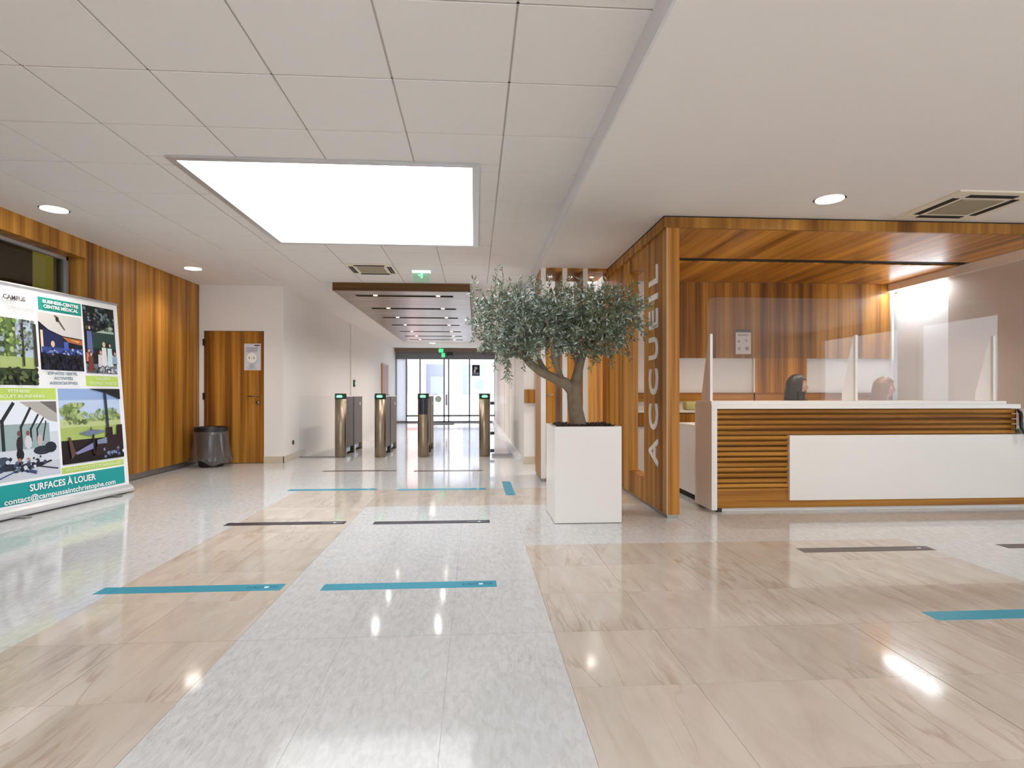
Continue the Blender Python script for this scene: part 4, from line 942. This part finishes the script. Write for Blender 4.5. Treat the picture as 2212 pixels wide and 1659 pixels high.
# photo: restaurant terrace
P = [(rect(.71, 1.428, .381, 1.089), (36, 26, 26)), (rect(.71, 1.428, .76, 1.089), (190, 206, 232)), (rect(.71, 1.428, .98, 1.089), (150, 174, 216)), (rect(.71, 1.428, .60, .80), (168, 184, 104)), (rect(.71, 1.428, .72, .80), (190, 200, 140))]
P += blobs(.85, .85, .07, .05, 120, [(150, 166, 108), (116, 134, 78), (176, 190, 134), (92, 108, 66)], .012, .03, .71, 1.02, .745, .96)
P += blobs(1.27, .83, .07, .025, 60, [(130, 150, 92), (100, 118, 72), (160, 176, 118)], .010, .024, 1.12, 1.42, .77, .90) + blobs(1.07, .81, .04, .02, 30, [(140, 158, 110), (170, 182, 140)], .008, .018, .98, 1.18, .77, .86)
P += [([(1.04, 1.089), (1.428, 1.089), (1.428, .98), (1.25, 1.045)], (34, 32, 34)), (bar(1.235, 1.05, 1.245, .68, .030), (44, 54, 66)), ([(.89, .66), (1.05, .69), (1.24, .665), (1.02, .625)], (110, 122, 142)), (bar(1.06, .64, 1.06, .45, .02), (40, 34, 38)), (rect(1.03, 1.045, .68, .71), (70, 70, 70)), ([(.775, .63), (.80, .63), (.85, .47), (.80, .42)], (92, 66, 56)), ([(.84, .48), (1.05, .56), (1.05, .50), (.86, .46)], (132, 128, 168)), ([(1.06, .42), (1.428, .46), (1.428, .72), (1.36, .72), (1.35, .62), (1.30, .62), (1.30, .70), (1.22, .70), (1.21, .60), (1.10, .55)], (46, 28, 32)), ([(1.10, .58), (1.22, .60), (1.22, .54), (1.10, .54)], (128, 134, 160)), (rect(.71, 1.428, .381, .43), (26, 20, 20))]
P += blobs(1.3, .45, .06, .02, 14, [(96, 116, 156), (120, 136, 170), (60, 70, 110)], .012, .024, 1.08, 1.42, .39, .50)
pr('photo_print', P)
# logo and lettering on the banner
pr('logo', [(rect(.12, .215, 1.77, 1.90), (120, 124, 128)), (rect(.135, .20, 1.785, 1.885), (200, 204, 206))])
def btext(body, s, t, size, mat, width=None, bold=0.0):
    me = text_mesh('lettering', body, size, mat, width=width, bold=bold)
    xs_ = [v.co.x for v in me.vertices]; xm = (max(xs_) + min(xs_)) / 2
    for v in me.vertices: v.co = Vector(bf(s + v.co.x - xm, t + v.co.y, 0.010 + 0.0))
    me.update(); return link('lettering', me, shn)
INKW = plain('white_ink', lin(236, 240, 240), 0.5, noise=0); INKD = plain('grey_ink', lin(70, 66, 72), 0.5, noise=0); INKL = plain('pale_grey_ink', lin(176, 176, 180), 0.5, noise=0); INKT = plain('slate_ink', lin(122, 142, 152), 0.5, noise=0); INKY = plain('pale_lime_ink', lin(226, 234, 200), 0.5, noise=0)
btext('SURFACES À LOUER', .71, .222, .082, INKW, width=.69, bold=.002)
btext('contact@campussaintchristophe.com', .715, .138, .066, INKW, width=1.16, bold=.0015)
btext('CAMPUS', .345, 1.865, .055, INKD, width=.20, bold=.001); btext('SAINT', .305, 1.815, .036, INKL, width=.11); btext('CHRISTOPHE', .40, 1.775, .040, INKL, width=.24)
btext('BUSINESS-CENTRE', .80, 1.882, .042, INKW, width=.38, bold=.0015); btext('CENTRE MÉDICAL', .80, 1.838, .042, INKW, width=.37, bold=.0015)
btext('ESPACES VERTS,', .775, 1.226, .036, INKT, width=.31, bold=.001); btext('ACTIVITÉS', .775, 1.182, .036, INKT, width=.20, bold=.001); btext('ASSOCIATIVES', .775, 1.138, .036, INKT, width=.30, bold=.001)
btext('FITNESS', .33, 1.062, .034, INKY, width=.19, bold=.001); btext('CIRCUIT RUNNING', .33, 1.018, .036, INKY, width=.47, bold=.001)
pr('small_lettering', words(1.15, 1.33, 1.178, .026, (226, 232, 200), 7, 21) + words(1.07, 1.40, 1.132, .028, (226, 232, 200), 13, 22) + words(.73, 1.40, .315, .026, (224, 230, 196), 24, 23), lift=.0075)

# ------------------------------------------------------------------ floor tapes
def tape(x0, x1, y0, y1, mat, dark, label, along='x', text=True):
    t = MB().box(x0, x1, y0, y1, 0.0, 0.0012).build('floor_tape', mat); tag(t, label, 'floor tape', 'distancing tapes on the floor')
    if text:
        f = lambda u, v, h: (u, v, 0.0013 + h)
        ym = (y0 + y1) / 2; L0 = x1 - .185
        c = (22, 96, 120) if not dark else (150, 150, 160)
        if along == 'x':
            polys = words(L0, L0 + .085, ym - .016, .032, c, 6, 2) + [(disc(L0 + .10, ym, .013), (220, 238, 240))] + words(L0 + .118, L0 + .165, ym - .016, .032, c, 3, 3)
        else:
            f = lambda u, v, h: ((x0 + x1) / 2 + v, y0 + .02 + u, 0.0013 + h)
            polys = words(0, .085, -.016, .032, c, 6, 2) + [(disc(.10, 0, .013), (200, 230, 234))] + words(.118, .16, -.016, .032, c, 3, 3)
        print_mesh('tape_lettering', polys, f, t, eps=0.00002)
    return t
tape(-1.975, -1.03, 3.075, 3.175, M['teal'], False, 'teal floor tape nearest the camera, on the brown tiles')
tape(-0.815, 0.117, 3.055, 3.155, M['teal'], False, 'teal floor tape nearest the camera, on the white strip')
tape(-1.975, -1.04, 4.60, 4.70, M['navy'], True, 'dark floor tape on the brown strip, before the turnstiles')
tape(-0.81, 0.12, 4.57, 4.67, M['navy'], True, 'dark floor tape on the white strip, before the turnstiles')
tape(-2.0, -1.068, 6.20, 6.30, M['teal'], False, 'far teal floor tape at the end of the left brown strip')
tape(-0.822, 0.12, 6.15, 6.25, M['teal'], False, 'far teal floor tape on the brown cross band')
tape(-2.03, -1.06, 7.70, 7.80, M['brown_tape'], True, 'dark floor tape just before the left pair of turnstiles')
tape(-0.814, 0.10, 7.63, 7.73, M['brown_tape'], True, 'dark floor tape just before the right pair of turnstiles')
tape(0.315, 0.415, 5.80, 6.70, M['teal'], False, 'teal floor tape pointing along the corridor beside the planter', along='y')
tape(2.15, 3.06, 3.58, 3.68, M['brown_tape'], True, 'brown floor tape in front of the reception desk')
tape(3.58, 4.50, 3.59, 3.69, M['brown_tape'], True, 'brown floor tape cut by the right edge of the photo')
tape(2.12, 3.05, 2.47, 2.57, M['teal'], False, 'teal floor tape at the right edge of the photo')

# ------------------------------------------------------------------ olive tree in planter
plx, ply, pls, plh = 0.905, 4.765, 0.27, 0.775
pb = thing('planter', 'tall white square planter box before the partition', 'planter', (plx, ply, 0))
q = MB(); s = pls
q.box(-s, s, -s, -s + .02, 0.006, plh); q.box(-s, s, s - .02, s, 0.006, plh); q.box(-s, -s + .02, -s + .02, s - .02, 0.006, plh); q.box(s - .02, s, -s + .02, s - .02, 0.006, plh); q.box(-s + .02, s - .02, -s + .02, s - .02, .006, .03)
q.build('box', M['white_lac'], pb); MB().box(-s + .02, s - .02, -s + .02, s - .02, 0, .006).build('foot', M['grey_metal'], pb)
MB().box(-s + .02, s - .02, -s + .02, s - .02, .5, plh - .02).build('soil', M['soil'], pb)
ch = MB(); rg = random.Random(5)
for _ in range(420):
    x, y = rg.uniform(-s + .035, s - .035), rg.uniform(-s + .035, s - .035); r = rg.uniform(.010, .024); z = plh - .012 + rg.uniform(0, .020); a = rg.uniform(0, 6.3)
    p = [(x + r * math.cos(a + k * 2.1) * rg.uniform(.7, 1.3), y + r * math.sin(a + k * 2.1) * rg.uniform(.7, 1.3), z + rg.uniform(-.006, .006)) for k in range(3)]
    tp_ = (x, y, z + rg.uniform(.006, .014)); ch._add(p + [tp_], [(0, 1, 3), (1, 2, 3), (2, 0, 3), (2, 1, 0)])
stuff(ch.build('bark_chips', M['soil'], pb))
ot = thing('olive_tree', 'olive tree with a wide grey-green crown and bent trunk in the white planter', 'tree', (plx, ply, plh - .02))
def W(x, y, z): return (x - plx, y - ply, z - (plh - .02))
tk = MB()
tk.tube([W(.885, 4.77, .70), W(.865, 4.77, .82), W(.84, 4.765, .95), W(.835, 4.76, 1.06), W(.835, 4.76, 1.14)], [.078, .068, .060, .062, .058], n=14)
trunk = tk.build('trunk', M['bark'], ot)
def branch(pts, rad, n=10): MB().tube([W(*p) for p in pts], rad, n=n).build('branch', M['bark'], ot)
branch([(.845, 4.76, 1.04), (.76, 4.75, 1.13), (.66, 4.74, 1.17), (.55, 4.73, 1.22), (.46, 4.72, 1.29), (.36, 4.70, 1.40), (.24, 4.70, 1.52)], [.052, .046, .040, .036, .032, .024, .014])
branch([(.62, 4.74, 1.18), (.56, 4.78, 1.28), (.52, 4.84, 1.40), (.50, 4.88, 1.56)], [.028, .024, .018, .012])
branch([(.835, 4.76, 1.08), (.865, 4.77, 1.20), (.90, 4.78, 1.33), (.95, 4.79, 1.46), (1.06, 4.80, 1.62)], [.050, .040, .034, .026, .014])
branch([(.885, 4.775, 1.27), (.84, 4.83, 1.40), (.78, 4.88, 1.58), (.74, 4.9, 1.75)], [.026, .022, .016, .010])
branch([(.94, 4.785, 1.43), (1.06, 4.70, 1.50), (1.20, 4.62, 1.58), (1.32, 4.6, 1.66)], [.022, .018, .014, .008])
branch([(.74, 4.75, 1.14), (.66, 4.65, 1.30), (.60, 4.52, 1.50), (.56, 4.45, 1.64)], [.024, .020, .015, .009])
branch([(.40, 4.71, 1.36), (.30, 4.66, 1.36), (.22, 4.62, 1.30)], [.014, .010, .006], n=6)
# foliage: twigs with narrow leaves
rg = random.Random(11)
def leaf_mat(name, a, b_):
    m, nt, b, N, L = new_mat(name); at = N.new('ShaderNodeAttribute'); at.attribute_name = 'ink'; L.new(at.outputs['Color'], b.inputs['Base Color']); b.inputs['Roughness'].default_value = 0.5; return m
LV = leaf_mat('olive_leaf', None, None)
TOP = [lin(106, 120, 100), lin(92, 108, 90), lin(118, 130, 108), lin(80, 94, 76), lin(128, 138, 118)]; SIL = [lin(168, 182, 174), lin(186, 198, 192), lin(152, 168, 158)]; GRN = [lin(110, 118, 80), lin(96, 106, 70), lin(124, 130, 92)]
lv = []; lf_ = []; lc = []; twg = MB()
def leaf(p, d, up, L, w, col):
    side = d.cross(up); side = side.normalized() if side.length > 1e-4 else d.orthogonal().normalized(); nn = side.cross(d).normalized(); o = len(lv)
    m1, m2 = p + d * L * .35 + nn * .003, p + d * L * .7 + nn * .002
    lv.extend([p, m1 + side * w, m1 - side * w, m2 + side * w * .8, m2 - side * w * .8, p + d * L - nn * .004]); lf_.extend([(o, o + 2, o + 1), (o + 1, o + 2, o + 4, o + 3), (o + 3, o + 4, o + 5)]); lc.extend([col] * 3)
def twig(p, d, L, nleaf, dens=1.0, droop=0.0):
    pts = [p]; dd = d.copy(); k = 5
    for i in range(k):
        dd = (dd + Vector((rg.gauss(0, .12), rg.gauss(0, .12), rg.gauss(0, .10) - droop))).normalized(); pts.append(pts[-1] + dd * L / k)
    twg.tube(pts, [.0035 - .0005 * i for i in range(k + 1)], n=4)
    right = p.x + plx > 0.75
    for i in range(nleaf):
        t = (i + .5) / nleaf * k; j = min(int(t), k - 1); q = pts[j].lerp(pts[j + 1], t - j); ax = (pts[j + 1] - pts[j]).normalized()
        out = Vector((rg.gauss(0, 1), rg.gauss(0, 1), rg.gauss(0, 1))); out = (out - ax * out.dot(ax)).normalized(); ld_ = (ax * rg.uniform(.35, .9) + out).normalized()
        r = rg.random(); col = rg.choice(SIL) if r < (.20 if right else .38) else (rg.choice(GRN) if r < (.55 if right else .48) else rg.choice(TOP))
        leaf(q, ld_, Vector((rg.gauss(0, 1), rg.gauss(0, 1), rg.gauss(0, 1))), rg.uniform(.032, .056), rg.uniform(.0042, .0068), col)
def crown(cx, cy, cz, rx, ry, rz, n):
    for _ in range(n):
        v = Vector((rg.gauss(0, 1), rg.gauss(0, 1), rg.gauss(0, 1))).normalized() * (rg.random() ** .42)
        p = Vector(W(cx + v.x * rx, cy + v.y * ry, cz + v.z * rz)); d = Vector((v.x * .9 + rg.gauss(0, .45), v.y * .9 + rg.gauss(0, .45), v.z * .5 + .28 + rg.gauss(0, .4))).normalized()
        twig(p, d, rg.uniform(.10, .20), rg.randint(14, 20))
crown(.26, 4.72, 1.60, .22, .38, .22, 150); crown(.50, 4.76, 1.65, .26, .44, .22, 190); crown(.80, 4.78, 1.65, .30, .46, .23, 210); crown(1.10, 4.76, 1.68, .26, .42, .24, 180); crown(1.02, 4.70, 1.48, .24, .3, .13, 75); crown(.30, 4.66, 1.43, .22, .28, .10, 75); crown(.62, 4.70, 1.44, .2, .3, .08, 40)
for (x, y, z, dx, dy, dz, L) in ((.20, 4.72, 1.82, -.03, 0, 1, .30), (.17, 4.70, 1.85, .04, 0, 1, .26), (.12, 4.72, 1.78, -.45, 0, .9, .27), (.08, 4.7, 1.70, -.7, 0, .7, .22), (.34, 4.7, 1.86, .1, 0, 1, .15), (.47, 4.75, 1.88, .25, 0, 1, .14), (.62, 4.7, 1.86, .1, 0, 1, .15), (.88, 4.74, 1.88, .1, 0, 1, .16), (1.16, 4.72, 1.86, .3, 0, 1, .14), (1.30, 4.68, 1.72, 1, 0, .2, .18), (1.28, 4.66, 1.62, 1, 0, -.2, .20), (.05, 4.66, 1.62, -1, 0, .1, .12)): twig(Vector(W(x, y, z)), Vector((dx, dy, dz)).normalized(), L, 22)
for (x, y, z, dx, dz, L) in ((.28, 4.62, 1.42, -.1, -1, .28), (.25, 4.6, 1.38, .05, -1, .26), (.27, 4.64, 1.30, .1, -1, .20), (.20, 4.6, 1.40, -.3, -.8, .18), (1.10, 4.62, 1.42, .4, -.9, .17), (1.20, 4.6, 1.55, .6, -.7, .2), (.98, 4.62, 1.42, .1, -1, .14), (1.28, 4.6, 1.66, .7, -.8, .22)): twig(Vector(W(x, y, z)), Vector((dx, 0, dz)).normalized(), L, 26, droop=.1)
fm = bpy.data.meshes.new('foliage'); fm.from_pydata([tuple(v) for v in lv], [], lf_); fm.materials.append(LV)
ca = fm.color_attributes.new('ink', 'FLOAT_COLOR', 'CORNER')
for p_, c in zip(fm.polygons, lc):
    for li in p_.loop_indices: ca.data[li].color = c
fm.update(); stuff(link('foliage', fm, ot)); stuff(twg.build('twigs', M['bark'], ot))
